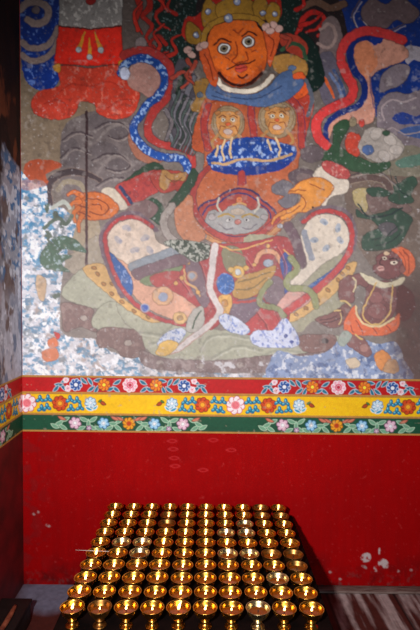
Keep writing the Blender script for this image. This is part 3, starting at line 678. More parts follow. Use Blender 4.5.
# ------------------------------------------------------------------ walls
M_MURAL = mat_paint('mural_paint', .85, .3, 140, .2)
M_BAND = mat_paint('border_paint', .6, .15, 120, .3)
M_RED = mat_paint('red_wall_paint', .6, .2, 60, .06)
M_FLOOR = mat_paint('worn_floor', .65, .4, 45, .3)
def box_bm(bm, x0, y0, z0, x1, y1, z1, bev=0, seg=2, mat=0):
    r = bmesh.ops.create_cube(bm, size=1)
    for v in r['verts']:
        v.co = Vector(((x0+x1)/2+v.co.x*(x1-x0), (y0+y1)/2+v.co.y*(y1-y0), (z0+z1)/2+v.co.z*(z1-z0)))
    fs = set(f for v in r['verts'] for f in v.link_faces)
    for f in fs: f.material_index = mat
    if bev:
        es = list(set(e for v in r['verts'] for e in v.link_edges))
        bmesh.ops.bevel(bm, geom=es, offset=bev, segments=seg, profile=.5, affect='EDGES')

XR, YF, ZC = 1.75, -2.9, 3.05
def struct(name, x0, y0, z0, x1, y1, z1, mat):
    bm = bmesh.new(); box_bm(bm, x0, y0, z0, x1, y1, z1)
    return tag(mesh_obj(name, bm, mat, smooth_=False), kind='structure')
plaster = mat_noise('dull_red_plaster', (.22, .006, .006), (.30, .01, .01), 9, .7)
ceil_m = mat_noise('dark_ceiling', (.03, .022, .02), (.05, .04, .035), 6, .8)
struct('ceiling', XC-.12, YF, ZC, XR, .12, ZC+.1, ceil_m)

# --- lower wall, painted red (drawn in the same wall units as the mural)
d = Canvas(12, 420, 480, 604, 3, (170, 6, 10))
X, Y = d.X, d.Y
n1 = fbm(X/60, Y/40, 61, 4); n2 = fbm(X/3, Y/26, 62, 4); n3 = fbm(X/5, Y/5, 63, 4)
base = np.stack([.315*(.84+.32*n1)*(.90+.2*n2), .0004+.0012*n3, .0012+.0014*n3], -1)
d.a[:] = base
def dfl(mask, col, lo, size, seed, soft=.04, al=1.0, st=1.0):
    f = fbm(X/size, Y/(size*st), seed, 5)
    a = (np.clip((f-lo)/soft, 0, 1)*mask*al)[..., None]
    d.a[:] = d.a*(1-a)+np.array(col)*a
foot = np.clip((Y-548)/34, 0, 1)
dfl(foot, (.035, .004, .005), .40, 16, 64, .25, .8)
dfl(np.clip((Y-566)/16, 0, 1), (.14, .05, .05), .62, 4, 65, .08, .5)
dfl(np.ones(X.shape), (.28, .001, .002), .60, 6, 66, .1, .3, 3)
dfl(np.ones(X.shape), (.55, .05, .05), .76, 2, 67, .03, .45)
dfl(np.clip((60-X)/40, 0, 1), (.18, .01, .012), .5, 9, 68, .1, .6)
def chip(pts, col=(168, 150, 150), al=1):
    P_ = smooth(pts); r = d._mask_poly(P_)
    if r:
        a, b, cc, dd, mm = r; al3 = (np.clip((fbm(d.X[a:b, cc:dd]/3, d.Y[a:b, cc:dd]/3, 97, 3)-.36)/.12, 0, 1)*mm*al)[..., None]
        d.a[a:b, cc:dd] = d.a[a:b, cc:dd]*(1-al3)+lin(col)*1.3*al3
chip([(360, 560), (363, 554), (369, 553), (371, 557), (369, 561), (364, 562)]); chip([(379, 560), (385, 559), (389, 564), (387, 568), (381, 567), (378, 564)])
chip([(378.5, 549), (380, 548), (380, 553), (378.6, 554)]); chip([(374, 567), (377, 566), (377, 571), (374, 571)]); chip([(362, 565), (366, 566), (367, 569), (362, 567)], (140, 110, 110))
for x, y in ((398, 571), (411, 570), (340, 579), (330, 572), (430, 566), (47, 525), (38, 512), (34, 514), (49, 526)):
    chip([(x-1.5, y), (x, y-1.2), (x+1.6, y), (x, y+1.3)], (150, 118, 118))
for x, y in ((172, 441), (173, 449), (174, 458), (175, 466), (213, 440), (231, 450), (203, 470)):
    L = [(x-5, y), (x, y-1.6), (x+5, y), (x, y+1.6), (x-5, y)]
    d.line(L, (206, 60, 66), .8, al=.45)
for i in range(70):
    x = RNG.uniform(25, 460); y = RNG.uniform(435, 575)
    d.line([(x, y), (x+RNG.uniform(-2, 2), y+RNG.uniform(4, 22))], (110, 6, 10), RNG.uniform(.5, 1.4), al=.3)
d.soften()
def wall_grid(canvas, x0, x1, za, zb, step, y=0.0, wob=0.0):
    nx = int((x1-x0)/step)+1; nz = int((zb-za)/step)+1
    xs = np.linspace(x0, x1, nx); zs = np.linspace(zb, za, nz)
    GX, GZ = np.meshgrid(xs, zs)
    V = np.stack([GX, np.full(GX.shape, y), GZ], -1)
    px, py = project(np.stack([GX, np.zeros(GX.shape), GZ], -1))
    px = px+1.8*(fbm(GX*55, GZ*55, 201, 3)-.5)*wob; py = py+1.8*(fbm(GX*55, GZ*55, 211, 3)-.5)*wob
    C_ = canvas.sample(px, py)
    fx = (px[:-1, :-1]+px[1:, 1:])/2; fy = (py[:-1, :-1]+py[1:, 1:])/2
    return V, C_, canvas.near(fx, fy)
bm = bmesh.new(); box_bm(bm, XC-.12, .0015, -.02, XR, .12, ZC)
core = mesh_obj('wall_back', bm, plaster, smooth_=False); tag(core, kind='structure')
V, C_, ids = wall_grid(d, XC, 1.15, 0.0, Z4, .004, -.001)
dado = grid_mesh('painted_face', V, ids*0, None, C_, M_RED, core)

# --- the mural: one thing, its painted passages are its parts
mural = empty('mural_painting', (0, 0, Z1))
tag(mural, 'weathered wall mural of a seated guardian with wide round eyes, above the flowered borders', 'mural')
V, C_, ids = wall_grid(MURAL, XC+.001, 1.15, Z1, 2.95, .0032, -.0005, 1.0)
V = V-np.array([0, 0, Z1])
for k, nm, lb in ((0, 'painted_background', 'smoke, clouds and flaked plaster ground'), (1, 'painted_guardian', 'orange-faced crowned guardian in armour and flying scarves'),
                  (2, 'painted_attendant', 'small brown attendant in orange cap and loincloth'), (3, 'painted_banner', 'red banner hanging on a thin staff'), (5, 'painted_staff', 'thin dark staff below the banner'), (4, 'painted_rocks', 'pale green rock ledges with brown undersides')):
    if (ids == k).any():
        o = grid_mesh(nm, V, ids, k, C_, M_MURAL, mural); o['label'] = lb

# --- side wall
bm = bmesh.new(); box_bm(bm, XC-.12, YF, -.02, XC-.0015, .0, ZC)
wl = tag(mesh_obj('wall_left', bm, plaster, smooth_=False), kind='structure')
def side_grid(canvas, ya, yb, za, zb, step):
    ny = int((yb-ya)/step)+1; nz = int((zb-za)/step)+1
    GY, GZ = np.meshgrid(np.linspace(ya, yb, ny), np.linspace(zb, za, nz))
    V = np.stack([np.full(GY.shape, XC), GY, GZ], -1)
    u = -GY/PX; v = 375.5+(Z1-GZ)/PX
    return V, canvas.sample(u, v)
s = Canvas(-4, -60, 205, 380, 2, (70, 46, 38))
X, Y = s.X, s.Y
def sfl(mask, col, lo, size, seed, soft=.05, al=1.0, st=1.0):
    f = fbm(X/size, Y/(size*st), seed, 5)
    a = (np.clip((f-lo)/soft, 0, 1)*mask*al)[..., None]
    s.a[:] = s.a*(1-a)+np.array(lin(col))*a
s.a[:] = lin((70, 40, 34))
one = np.ones(X.shape)
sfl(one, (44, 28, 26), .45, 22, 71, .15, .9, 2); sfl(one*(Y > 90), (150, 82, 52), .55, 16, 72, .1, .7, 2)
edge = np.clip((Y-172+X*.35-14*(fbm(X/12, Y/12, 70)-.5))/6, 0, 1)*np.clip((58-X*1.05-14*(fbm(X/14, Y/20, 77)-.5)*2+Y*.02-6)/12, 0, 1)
sfl(edge, (176, 172, 184), .0, 10, 73, .05, .9)
sfl(edge*(Y < 290), (86, 120, 164), .52, 8, 74, .05); sfl(edge, (214, 212, 222), .56, 7, 75, .05); sfl(edge, (110, 84, 76), .57, 12, 76, .06, .9, 2)
sfl(np.clip((Y-285)/30, 0, 1), (196, 194, 206), .44, 12, 78, .08, .8, 2); sfl(np.clip((Y-285)/30, 0, 1), (100, 112, 140), .55, 10, 79, .06, .8, 2)
sfl(np.clip((4-X)/3, 0, 1)*(Y > 180), (96, 104, 128), .1, 10, 80, .05, .8)
s.a *= (.8+.4*fbm(X/3, Y/3, 81, 3))[..., None]*np.clip(.35+.65*(Y-60)/130, .3, 1)[..., None]  # grain, and light falloff painted in: colours darken towards the top
s.a = np.clip(s.a, .004, .85)
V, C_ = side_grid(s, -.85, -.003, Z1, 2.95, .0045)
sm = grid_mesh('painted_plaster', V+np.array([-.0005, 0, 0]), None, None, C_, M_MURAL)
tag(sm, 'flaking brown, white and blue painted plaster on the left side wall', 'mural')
bm = bmesh.new(); box_bm(bm, XC-.0015, -.9, 0, XC, 0, Z4)
mesh_obj('painted_face', bm, mat_noise('side_red', (.07, .002, .002), (.20, .003, .005), 9, .6, bump=.3), wl, False)

# --- flowered borders: drawn in band units, u runs along the wall
TEAL = (40, 150, 170); LTEAL = (150, 206, 214); LF = (112, 160, 130); WH = (226, 224, 232)
def leaf(b, u, v, w, h, rot, c1, edge=None):
    t = np.linspace(-1, 1, 9)
    up = np.stack([t*w, (1-t*t)*h], -1); dn = np.stack([t[::-1]*w, -(1-t*t)*h*.6], -1)
    Q = np.vstack([up, dn]); cr, sr = math.cos(rot), math.sin(rot)
    Q = np.stack([u+Q[:, 0]*cr-Q[:, 1]*sr, v+Q[:, 0]*sr+Q[:, 1]*cr], -1)
    Q = (Q-[u, v])*[1.06, 1.18]+[u, v]
    b.poly(Q, c1, sm=False, line=edge if edge else tuple(x*.5 for x in c1), lw=.7, la=.9)
def clover(b, u, v, sg):
    for du, dv, r in ((-1.9, 1.2, -.5), (1.9, .9, .6), (.1, -1.9, 1.5)):
        b.ell(u+du*sg, v+dv, 2.5, 1.6, (30, 140, 180), rot=r*sg, line=(20, 84, 120), lw=.8, la=.9)
        b.ell(u+du*sg-.5, v+dv-.5, 1.1, .6, (130, 204, 216), rot=r*sg, line=False)
def flower(b, u, v, r, pet, core, edge, n=8, ring=None):
    for k in range(n):
        a = 2*math.pi*k/n+.2
        b.ell(u+r*.64*math.cos(a), v+r*.64*math.sin(a), r*.4, r*.36, pet, rot=a, line=edge, lw=.8, la=.9)
    b.ell(u, v, r*.55, r*.55, pet, line=False)
    if ring: b.ell(u, v, r*.48, r*.48, ring, line=False)
    b.ell(u, v, r*.3, r*.3, core, line=edge, lw=.6)
PINK = ((232, 168, 186), (190, 40, 70), (244, 236, 240)); ORG = ((232, 130, 30), (250, 220, 60), (140, 50, 20)); BLUF = ((36, 84, 160), (236, 236, 244), (196, 210, 232))
OR2 = ((206, 70, 24), (250, 170, 40), (120, 40, 20)); PBL = ((150, 200, 232), (236, 240, 246), (60, 110, 160)); LPK = ((226, 186, 206), (240, 240, 246), (140, 90, 120)); YOR = ((236, 160, 30), (190, 60, 20), (120, 70, 20))
BIGP = ((244, 226, 232), (230, 120, 130), (200, 60, 80))
def red_band(b, v):
    for c0 in (130, 338, 546):
        for sg in (-1, 1):
            for (du, dv, rot) in ((13, -3, .5), (14, 4, -.6), (40, -3, 2.2), (39, 4, .6), (65, -4, .4), (66, 4, 2.5), (71, 0, 0), (74, 4, .8), (20, 4, .3), (46, -4, -.7), (32, -5, .2), (34, 5, 1.1)):
                leaf(b, c0+sg*du, v+dv, 4.2, 1.9, rot*sg, (34, 110, 140), (180, 198, 210))
            flower(b, c0+sg*62, v+4, 3, PINK[0], PINK[1], PINK[2], 6)
            flower(b, c0+sg*64, v-4.5, 2.6, PINK[0], PINK[1], PINK[2], 6)
            flower(b, c0+sg*26, v, 6.2, *ORG, ring=(222, 90, 30)); flower(b, c0+sg*54, v+.2, 6, *BLUF, ring=(24, 50, 120))
        flower(b, c0, v, 6.9, *PINK, ring=(214, 70, 100))
def yellow_band(b, v):
    for c0 in (27, 235.5, 441):
        flower(b, c0, v, 9.2, *BIGP, ring=(236, 140, 150))
        for sg in (-1, 1):
            for du, dv in ((13, -4), (14.5, 5.5), (21, -4.5), (20, 4)):
                clover(b, c0+sg*du, v+dv, sg)
            flower(b, c0+sg*33, v, 7.6, *OR2, ring=(224, 110, 30))
            for du, dv in ((43, -4), (50, -3), (44, 5), (53, 4)):
                clover(b, c0+sg*du, v+dv, sg)
            flower(b, c0+sg*63.5, v-1, 5.6, (206, 226, 238), (240, 240, 244), (60, 130, 180), 7)
            leaf(b, c0+sg*62, v+5, 4, 1.6, .4*sg, (50, 150, 190), (230, 236, 240)); leaf(b, c0+sg*68, v+4, 3, 1.5, -.6*sg, (90, 170, 200), (230, 236, 240))
            leaf(b, c0+sg*76, v-1, 3.4, 2, .5*sg, (176, 70, 30)); leaf(b, c0+sg*73, v-3, 2, 1.2, -.6*sg, (90, 130, 60))
def green_band(b, v):
    for c0 in (129, 337, 545):
        for sg in (-1, 1):
            for (du, dv, rot) in ((10, -3, .6), (11, 4, -.6), (16, 0, 0), (36, -4, .5), (37, 4, -.5), (41, 1, 1.5), (45, -4, -.3), (64, -4, .3), (66, 4, -.5), (70, 0, .4), (74, 3, -.4), (20, 5, .4), (30, 5, -.4), (48, 5, .3)):
                leaf(b, c0+sg*du, v+dv, 4.4, 2, rot*sg, LF, (176, 206, 180))
            for (du, dv) in ((9, -5), (67, -5), (14, -5.4)):
                leaf(b, c0+sg*du, v+dv, 4.4, 1.7, -.35*sg, (206, 120, 96), (120, 60, 50))
            flower(b, c0+sg*40, v+5, 2.6, (210, 170, 196), (244, 240, 244), (120, 90, 120), 5)
            flower(b, c0+sg*25.5, v, 5.6, *PBL, n=6, ring=(200, 226, 240)); flower(b, c0+sg*54, v, 6, *LPK, n=6, ring=(240, 214, 226))
        flower(b, c0, v, 6.2, *YOR, ring=(214, 110, 30))
LIGHT[0] = lambda x, y: 1.0
HB = (Z1-Z4)/PX          # height of the three bands together in drawing units
v1, v2, v3 = 0.0, (Z1-Z2)/PX, (Z1-Z3)/PX
def band_canvas(u0, u1, mirror):
    b = Canvas(u0, -1, u1, HB+1, 4, (184, 16, 22))
    b.poly([(u0, v2), (u1, v2), (u1, v3), (u0, v3)], (244, 190, 8), sm=False, line=False)
    b.poly([(u0, v3), (u1, v3), (u1, HB+2), (u0, HB+2)], (22, 78, 54), sm=False, line=False)
    X, Y = b.X, b.Y
    b.a *= (.86+.28*fbm(X/14, Y/8, 91, 4))[..., None]
    if mirror: b.X = mirror-b.X
    red_band(b, (v1+v2)/2+.3) if not mirror else None
    yellow_band(b, (v2+v3)/2) if not mirror else None
    green_band(b, (v3+HB)/2) if not mirror else None
    for vv, w in ((.8, 2.4), (v2, 2.2), (v3, 2.2), (HB-.6, 2.2)):
        b.line([(u0, vv), (u1, vv)], (186, 132, 62), w, sm=False); b.line([(u0, vv+w*.5), (u1, vv+w*.5)], (92, 60, 40), .6, sm=False, al=.6)
    f = fbm(b.X/5, b.Y/5, 92, 4)
    a = np.clip((f-.74)/.03, 0, 1)[..., None]*.4
    b.a[:] = b.a*(1-a)+lin((170, 150, 130))*a
    b.a *= (.85+.3*fbm(b.X/2, b.Y/2, 93, 3))[..., None]
    b.soften()
    b.a = np.clip(b.a, .003, .9)
    return b
b = band_canvas(14, 470, None)
specs = (('red', v1, v2, Z2, Z1, 'red border of pink, orange and blue flowers'), ('yellow', v2, v3, Z3, Z2, 'yellow border of orange and white flowers'), ('green', v3, HB, Z4, Z3, 'dark green border of pale flowers'))
where = {'red': 'on the back wall just under the mural', 'yellow': 'on the back wall, middle of three', 'green': 'on the back wall just above the red wall'}
for nm, va, vb, za, zb, lb in specs:
    step = .0022
    xs = np.linspace(XC, 1.15, int((1.15-XC)/step)); zs = np.linspace(zb, za, int((zb-za)/step)+1)
    GX, GZ = np.meshgrid(xs, zs)
    pu, _ = project(np.stack([GX, np.zeros(GX.shape), np.full(GX.shape, (Z2+Z3)/2)], -1))
    V = np.stack([GX, np.full(GX.shape, -.0008), GZ], -1)
    o = grid_mesh('painted_border', V, None, None, b.sample(pu, (Z1-GZ)/PX), M_BAND)
    tag(o, lb+' '+where[nm], 'border', 'flowered border bands')
    ys = np.linspace(-.85, -.0012, int(.845/step/1.3)); GY, GZ = np.meshgrid(ys, zs)
    V = np.stack([np.full(GY.shape, XC-.0003), GY, GZ], -1)
    o = grid_mesh('painted_border', V, None, None, b.sample(22-GY/PX+3, (Z1-GZ)/PX), M_BAND)
    tag(o, nm+' flowered border running along the left side wall', 'border', 'flowered border bands')

# ------------------------------------------------------------------ floor
def floor_xy(px, py, z=0):
    dv = FW+RT*((px-210)/FPX)-UP*((py-315)/FPX)
    t = (z-CZ)/dv[2]
    return CAM+dv*t
ST = .006
FX, FY = np.meshgrid(np.arange(XC, 1.3, ST), np.arange(-1.5, .001, ST))
n = fbm(FX*40+3, FY*2.4+9, 101, 5); n2 = fbm(FX*7, FY*7, 102, 4); n3 = fbm(FX*60, FY*60, 103, 3)
dark = lin((84, 38, 32)); pale = lin((176, 158, 156)); brown = lin((120, 92, 78))
k = np.clip((n-.42)/.2, 0, 1)[..., None]
right = np.clip((FX-.52+.12*(n2-.5))/.05, 0, 1)[..., None]
C_ = dark*(1-right)+(dark*.9*(1-k)+pale*k)*right
slab = np.clip((FX-.52)/.02, 0, 1)*np.clip((-.03-FY)/.01, 0, 1)
p0 = floor_xy(46, 600)
patch = np.exp(-((FX-p0[0])/.15)**2-((FY+.07)/.16)**2)
patch = np.clip((patch+.5*(n2-.5)-.25)/.4, 0, 1)[..., None]
C_ = C_*(1-patch)+lin((122, 124, 146))*patch
joint = (np.abs(((FX-.55) % .31)-.005) < .006)*(FX > .5)
C_ = C_*(1-.75*joint[..., None])
C_ = C_*(.7+.6*n3)[..., None]
V = np.stack([FX, FY, np.zeros(FX.shape)], -1)
bm = bmesh.new(); box_bm(bm, XC-.12, YF, -.1, XR, .12, -.002)
fl = tag(mesh_obj('floor', bm, mat_noise('dark_floor', (.02, .012, .01), (.06, .035, .03), 8, .7), smooth_=False), kind='structure')
fo = grid_mesh('floor_boards', V[::-1], None, None, np.clip(C_, .002, .8)[::-1], M_FLOOR, fl)
# low worn kerb along the foot of the wall, right of the table
bm = bmesh.new(); box_bm(bm, .46, -.052, 0, 1.15, -.0005, .012, .004)
tag(mesh_obj('baseboard_back', bm, mat_noise('worn_kerb', (.10, .05, .04), (.24, .17, .15), 11, .7, stretch=(1, 6, 6), bump=.4)), kind='structure')

# ------------------------------------------------------------------ table
GXO, GYO, ZR, GR, SP = -.4073, -.14, .4414, .0051, .08
LH = .061                                    # height of a lamp
ZT = ZR-LH                                   # table top
M_TABLE = mat_noise('soot_dark_lacquer', (.003, .0015, .0015), (.009, .0035, .003), 18, .75, spec=.06)
M_TLEG = mat_noise('dark_red_wood', (.035, .006, .005), (.07, .012, .01), 12, .5, stretch=(1, 1, .2))
tx0, tx1, ty0, ty1 = GXO-.052, GXO+9*SP+.072, GYO-9*SP-.07, GYO+.06
table = empty('offering_table', ((tx0+tx1)/2, (ty0+ty1)/2, 0))
tag(table, 'low soot-dark table carrying the rows of brass butter lamps', 'table')
tcx, tcy = (tx0+tx1)/2, (ty0+ty1)/2
hx, hy = (tx1-tx0)/2, (ty1-ty0)/2
bm = bmesh.new(); box_bm(bm, -hx, -hy, ZT-.028, hx, hy, ZT, .004); mesh_obj('tabletop', bm, M_TABLE, table)
for sx, sy, w, h in ((0, 1, hx-.05, .01), (0, -1, hx-.05, .01), (1, 0, .01, hy-.05), (-1, 0, .01, hy-.05)):
    bm = bmesh.new(); cx, cy = sx*(hx-.04), sy*(hy-.04)
    box_bm(bm, cx-w, cy-h, ZT-.11, cx+w, cy+h, ZT-.028, .002); mesh_obj('apron', bm, M_TLEG, table)
for sx in (-1, 1):
    for sy in (-1, 1):
        bm = bmesh.new(); cx, cy = sx*(hx-.04), sy*(hy-.04)
        box_bm(bm, cx-.026, cy-.026, 0.0, cx+.026, cy+.026, ZT-.028, .005); mesh_obj('leg', bm, M_TLEG, table)

# ------------------------------------------------------------------ butter lamps
def lathe(name, prof, mat, parent, n=28, cap=False):
    bm = bmesh.new(); rings = []
    for r, z in prof:
        if r < 1e-5: rings.append([bm.verts.new((0, 0, z))])
        else: rings.append([bm.verts.new((r*math.cos(2*math.pi*i/n), r*math.sin(2*math.pi*i/n), z)) for i in range(n)])
    for A, B in zip(rings, rings[1:]):
        for i in range(n):
            j = (i+1) % n
            if len(A) == 1 and len(B) == 1: continue
            if len(A) == 1: bm.faces.new((A[0], B[j], B[i]))
            elif len(B) == 1: bm.faces.new((A[i], A[j], B[0]))
            else: bm.faces.new((A[i], A[j], B[j], B[i]))
    return mesh_obj(name, bm, mat, parent)

def brass(name, col, rough):
    m, nt, bsdf = nodes_of(name)
    tc = nt.nodes.new('ShaderNodeTexCoord'); nz = nt.nodes.new('ShaderNodeTexNoise'); nz.inputs['Scale'].default_value = 90; nz.inputs['Detail'].default_value = 4
    r = nt.nodes.new('ShaderNodeValToRGB'); r.color_ramp.elements[0].position = .3; r.color_ramp.elements[1].position = .6
    r.color_ramp.elements[0].color = (*[v*.72 for v in col], 1); r.color_ramp.elements[1].color = (*col, 1)
    mr = nt.nodes.new('ShaderNodeMapRange'); mr.inputs['To Min'].default_value = rough*.7; mr.inputs['To Max'].default_value = rough*1.4
    L = nt.links.new
    L(tc.outputs['Object'], nz.inputs['Vector']); L(nz.outputs['Fac'], r.inputs['Fac']); L(r.outputs['Color'], bsdf.inputs['Base Color'])
    L(nz.outputs['Fac'], mr.inputs['Value']); L(mr.outputs['Result'], bsdf.inputs['Roughness'])
    bsdf.inputs['Metallic'].default_value = 1
    return m
M_BRASS = brass('polished_brass', (.84, .42, .075), .23)
M_DULL = brass('tarnished_brass', (.42, .20, .055), .36)
M_PALE = brass('pale_brass', (.88, .68, .36), .26)
mb, nt, bs = nodes_of('melted_butter')
bs.inputs['Base Color'].default_value = (.24, .05, .003, 1); bs.inputs['Roughness'].default_value = .12
bs.inputs['Subsurface Weight'].default_value = .12; bs.inputs['Subsurface Radius'].default_value = (.02, .008, .002); bs.inputs['Subsurface Scale'].default_value = .5
M_BUTTER = mb
M_WICK = mat_noise('charred_wick', (.006, .005, .004), (.03, .02, .015), 300, .9)
mf, nt, bs = nodes_of('flame')
lw = nt.nodes.new('ShaderNodeTexCoord'); sp = nt.nodes.new('ShaderNodeSeparateXYZ'); rp = nt.nodes.new('ShaderNodeValToRGB')
rp.color_ramp.elements[0].color = (1, .36, .04, 1); rp.color_ramp.elements[1].color = (1, .78, .30, 1); rp.color_ramp.elements[1].position = .5
nt.links.new(lw.outputs['Generated'], sp.inputs['Vector']); nt.links.new(sp.outputs['Z'], rp.inputs['Fac'])
nt.links.new(rp.outputs['Color'], bs.inputs['Emission Color']); bs.inputs['Emission Strength'].default_value = 9.0
bs.inputs['Base Color'].default_value = (.9, .5, .1, 1)
M_FLAME = mf

BOWL = [(0, .0300), (.010, .0302), (.0165, .0330), (.0235, .0390), (.0292, .0465), (.0330, .0550), (.0350, .0630), (.0362, .0690), (.0378, .0712), (.0380, .0718), (.0372, .0721),
        (.0352, .0716), (.0338, .0690), (.0318, .0620), (.0285, .0545), (.0240, .0480), (.0180, .0430), (.0110, .0402), (0, .0395)]
FOOT = [(0, 0), (.0208, 0), (.0216, .0012), (.0216, .0038), (.0204, .0054), (.0176, .0072), (.0140, .0105), (.0112, .0140), (.0100, .0175), (.0106, .0205), (.0136, .0222), (.0148, .0240),
        (.0136, .0258), (.0108, .0272), (.0110, .0290), (.0130, .0305), (0, .0312)]
BUT = [(0, .0540), (.010, .0539), (.020, .0541), (.0284, .0545)]
WICK = [(.0016, .0530), (.0015, .0600), (.0011, .0640), (0, .0650)]
KZ = LH/.072
BOWL, FOOT, BUT, WICK = [[(r, z*KZ) for r, z in Q] for Q in (BOWL, FOOT, BUT, WICK)]
def flame_prof(h, r):
    return [(0, 0), (r*.55, h*.05), (r*.95, h*.18), (r, h*.28), (r*.85, h*.45), (r*.55, h*.65), (r*.25, h*.84), (0, h)]

def make_lamp(bmat):
    root = empty('butter_lamp', (0, 0, 0))
    lathe('foot', FOOT, bmat, root, 24)
    lathe('bowl', BOWL, bmat, root, 32)
    lathe('butter', BUT[::-1], M_BUTTER, root, 24)
    lathe('wick', WICK, M_WICK, root, 6)
    return root
FLAME_MESH = []
for h, r, lean in ((.010, .0030, .05), (.013, .0034, .15), (.020, .0040, .35), (.027, .0044, .45)):
    o = lathe('flame', flame_prof(h, r), M_FLAME, None, 12)
    for v in o.data.vertices:
        t = v.co.z/h
        v.co.x += lean*h*t*t*.8; v.co.y *= .8
    FLAME_MESH.append(o.data); bpy.data.objects.remove(o)

protos = {'brass': make_lamp(M_BRASS), 'dull': make_lamp(M_DULL), 'pale': make_lamp(M_PALE)}
tall = {(0, 9): 2, (0, 8): 3, (0, 7): 2, (0, 5): 2, (4, 9): 3, (3, 7): 1, (6, 0): 2, (7, 0): 2, (4, 0): 1, (5, 0): 1, (3, 4): 2, (6, 4): 2, (7, 4): 2, (4, 4): 1, (9, 9): 1, (1, 6): 1, (3, 5): 2, (8, 0): 0, (7, 7): 1, (2, 9): 1}
dull = {(9, 6), (1, 9), (9, 5), (3, 1), (3, 2), (8, 0), (8, 1), (9, 1), (8, 5), (2, 4)}
pale = {(7, 9), (1, 4), (2, 4), (2, 5), (7, 2), (6, 3), (7, 3), (6, 5), (7, 5), (8, 7)}
unlit = {(7, 9), (9, 6), (2, 5), (9, 5), (7, 2), (3, 2)}
ordn = ['first', 'second', 'third', 'fourth', 'fifth', 'sixth', 'seventh', 'eighth', 'ninth', 'tenth']
def seat(i, front): return 'leftmost' if i == 0 else 'rightmost' if i == 9 else (ordn[i]+' from left' if i < 5 else ordn[9-i]+' from right')
def rowname(j): return 'front row' if j == 9 else 'back row' if j == 0 else (ordn[9-j]+' row from front' if j > 4 else ordn[j]+' row from back')
cg, sg_ = math.cos(GR), math.sin(GR)
R2 = random.Random(3)
used_p = set()
for j in range(10):
    for i in range(10):
        kind = 'pale' if (i, j) in pale else 'dull' if (i, j) in dull else 'brass'
        src = protos[kind]
        if kind in used_p:
            o = src.copy(); COL.objects.link(o)
            parts = []
            for ch in src.children:
                if ch.name.startswith('flame'): continue
                q = ch.copy(); q.parent = o; COL.objects.link(q)
        else:
            o = src; used_p.add(kind)
        ju, jv = R2.uniform(-.0012, .0012), R2.uniform(-.0012, .0012)
        if (i, j) == (0, 9): ju -= .002
        if (i, j) == (9, 9): ju += .002
        u, v = i*SP+ju, -j*SP+jv
        o.location = (GXO+cg*u-sg_*v, GYO+sg_*u+cg*v, ZT)
        o.rotation_euler = (0, 0, R2.uniform(0, 6.28))
        sc = R2.uniform(.95, 1.0); o.scale = (sc, sc, 1.0 if kind != 'dull' else .985)
        if (i, j) not in unlit:
            fm = FLAME_MESH[tall.get((i, j), R2.choice((0, 0, 0, 1)))]
            f = bpy.data.objects.new('flame', fm); wk = [q for q in o.children if q.name.startswith('wick')][0]; f.parent = wk; f.location = (0, 0, .0608*KZ); f.rotation_euler = (0, 0, -o.rotation_euler.z+R2.uniform(-.5, .5)); COL.objects.link(f)
        lk = {'brass': 'gold-bright', 'dull': 'tarnished', 'pale': 'pale shiny'}[kind]
        st_ = 'unlit' if (i, j) in unlit else ('with tall leaning flame' if tall.get((i, j), 0) > 1 else 'with small flame')
        tag(o, f'{lk} brass lamp {st_}, {seat(i, j)}, {rowname(j)}', 'butter lamp', 'butter lamps in rows on the table')

# thin pale stick lying across a lamp near the left edge
a0 = Vector((GXO-.075, GYO-5*SP+.012, ZR+.001)); a1 = Vector((GXO+.05, GYO-5*SP+.004, ZR+.0012))
bm = bmesh.new()
dv = (a1-a0).normalized(); up = Vector((0, 0, 1)); sd = dv.cross(up).normalized(); up = sd.cross(dv)
rr = [[bm.verts.new(p+(sd*math.cos(t)+up*math.sin(t))*r_) for t in [k*math.pi/4 for k in range(8)]] for p, r_ in ((a0, .0006), (a0.lerp(a1, .5), .0011), (a1, .0009))]
for A, B in zip(rr, rr[1:]):
    for k in range(8): bm.faces.new((A[k], A[(k+1) % 8], B[(k+1) % 8], B[k]))
bm.faces.new(rr[0][::-1]); bm.faces.new(rr[-1])
tag(mesh_obj('wick_stick', bm, mat_noise('pale_stick', (.5, .4, .36), (.7, .6, .55), 60, .8)), 'thin pale stick lying across a lamp rim at the left edge of the lamps', 'stick')

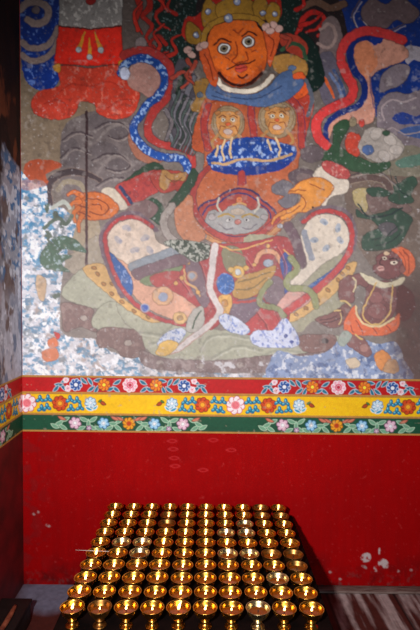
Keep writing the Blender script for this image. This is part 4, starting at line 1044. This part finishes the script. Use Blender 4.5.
# low dark box on the floor in the left corner, a worn reddish batten along it
bxr = empty('wooden_box', (XC+.075, -.425, 0))
tag(bxr, 'low black wooden box with a worn reddish batten on the floor at bottom left', 'box')
M_BLK = mat_noise('black_wood', (.004, .003, .003), (.012, .008, .007), 20, .6)
bm = bmesh.new(); box_bm(bm, -.068, -.16, 0, .056, .15, .085, .01, 3); mesh_obj('body', bm, M_BLK, bxr)
bm = bmesh.new(); box_bm(bm, -.07, -.165, .085, .060, .155, .100, .005, 3); mesh_obj('lid', bm, M_BLK, bxr)
bm = bmesh.new()
N = 14; path = [(Vector((.012+.006*math.sin(t*3), .09-.2*t, .107+.004*math.sin(t*3.1))), .011*(.55+.45*math.sin(math.pi*min(1, max(0, t*.9+.08))))) for t in [k/N for k in range(N+1)]]
rings = [[bm.verts.new(p+Vector((math.cos(a)*r_, 0, math.sin(a)*r_*.8))) for a in [k*math.pi/5 for k in range(10)]] for p, r_ in path]
for A, B in zip(rings, rings[1:]):
    for k in range(10): bm.faces.new((A[k], A[(k+1) % 10], B[(k+1) % 10], B[k]))
bm.faces.new(rings[0][::-1]); bm.faces.new(rings[-1])
bt = mesh_obj('batten', bm, mat_noise('worn_red_wood', (.16, .03, .015), (.42, .12, .06), 30, .5), bxr); bt['label'] = 'reddish worn batten'

# ------------------------------------------------------------------ light
def spot(name, loc, aim, energy, size, blend, rad, col):
    l = bpy.data.lights.new(name, 'SPOT'); l.energy = energy; l.spot_size = math.radians(size); l.spot_blend = blend; l.shadow_soft_size = rad; l.color = col
    o = bpy.data.objects.new(name, l); COL.objects.link(o); o.location = loc
    o.rotation_euler = (Vector(aim)-Vector(loc)).to_track_quat('-Z', 'Y').to_euler()
    return o
spot('flash', (-.30, -2.45, 1.55), (.08, 0, 1.18), 255, 96, 1.0, .035, (1.0, .97, .95))
al = bpy.data.lights.new('doorway_daylight', 'AREA'); al.shape = 'RECTANGLE'; al.size = .9; al.size_y = 1.7; al.energy = 14; al.color = (.82, .9, 1.0)
ao = bpy.data.objects.new('doorway_daylight', al); COL.objects.link(ao); ao.location = (.35, -3.6, 1.2); ao.rotation_euler = (math.pi/2, 0, .1)
w = bpy.data.worlds.new('room_air'); SC.world = w; w.use_nodes = True
bg = w.node_tree.nodes['Background']; bg.inputs['Color'].default_value = (.75, .82, 1.0, 1); bg.inputs['Strength'].default_value = .035

# ------------------------------------------------------------------ camera
cd = bpy.data.cameras.new('camera'); co = bpy.data.objects.new('camera', cd); COL.objects.link(co)
cd.sensor_fit = 'VERTICAL'; cd.sensor_height = 36; cd.lens = 36*FPX/630
cd.clip_start = .05
m3 = Matrix((RT, UP, -FW)).transposed()
co.matrix_world = Matrix.Translation(Vector(CAM)) @ m3.to_4x4()
SC.camera = co
SC.view_settings.view_transform = 'Standard'
SC.view_settings.look = 'None'
SC.view_settings.exposure = 0
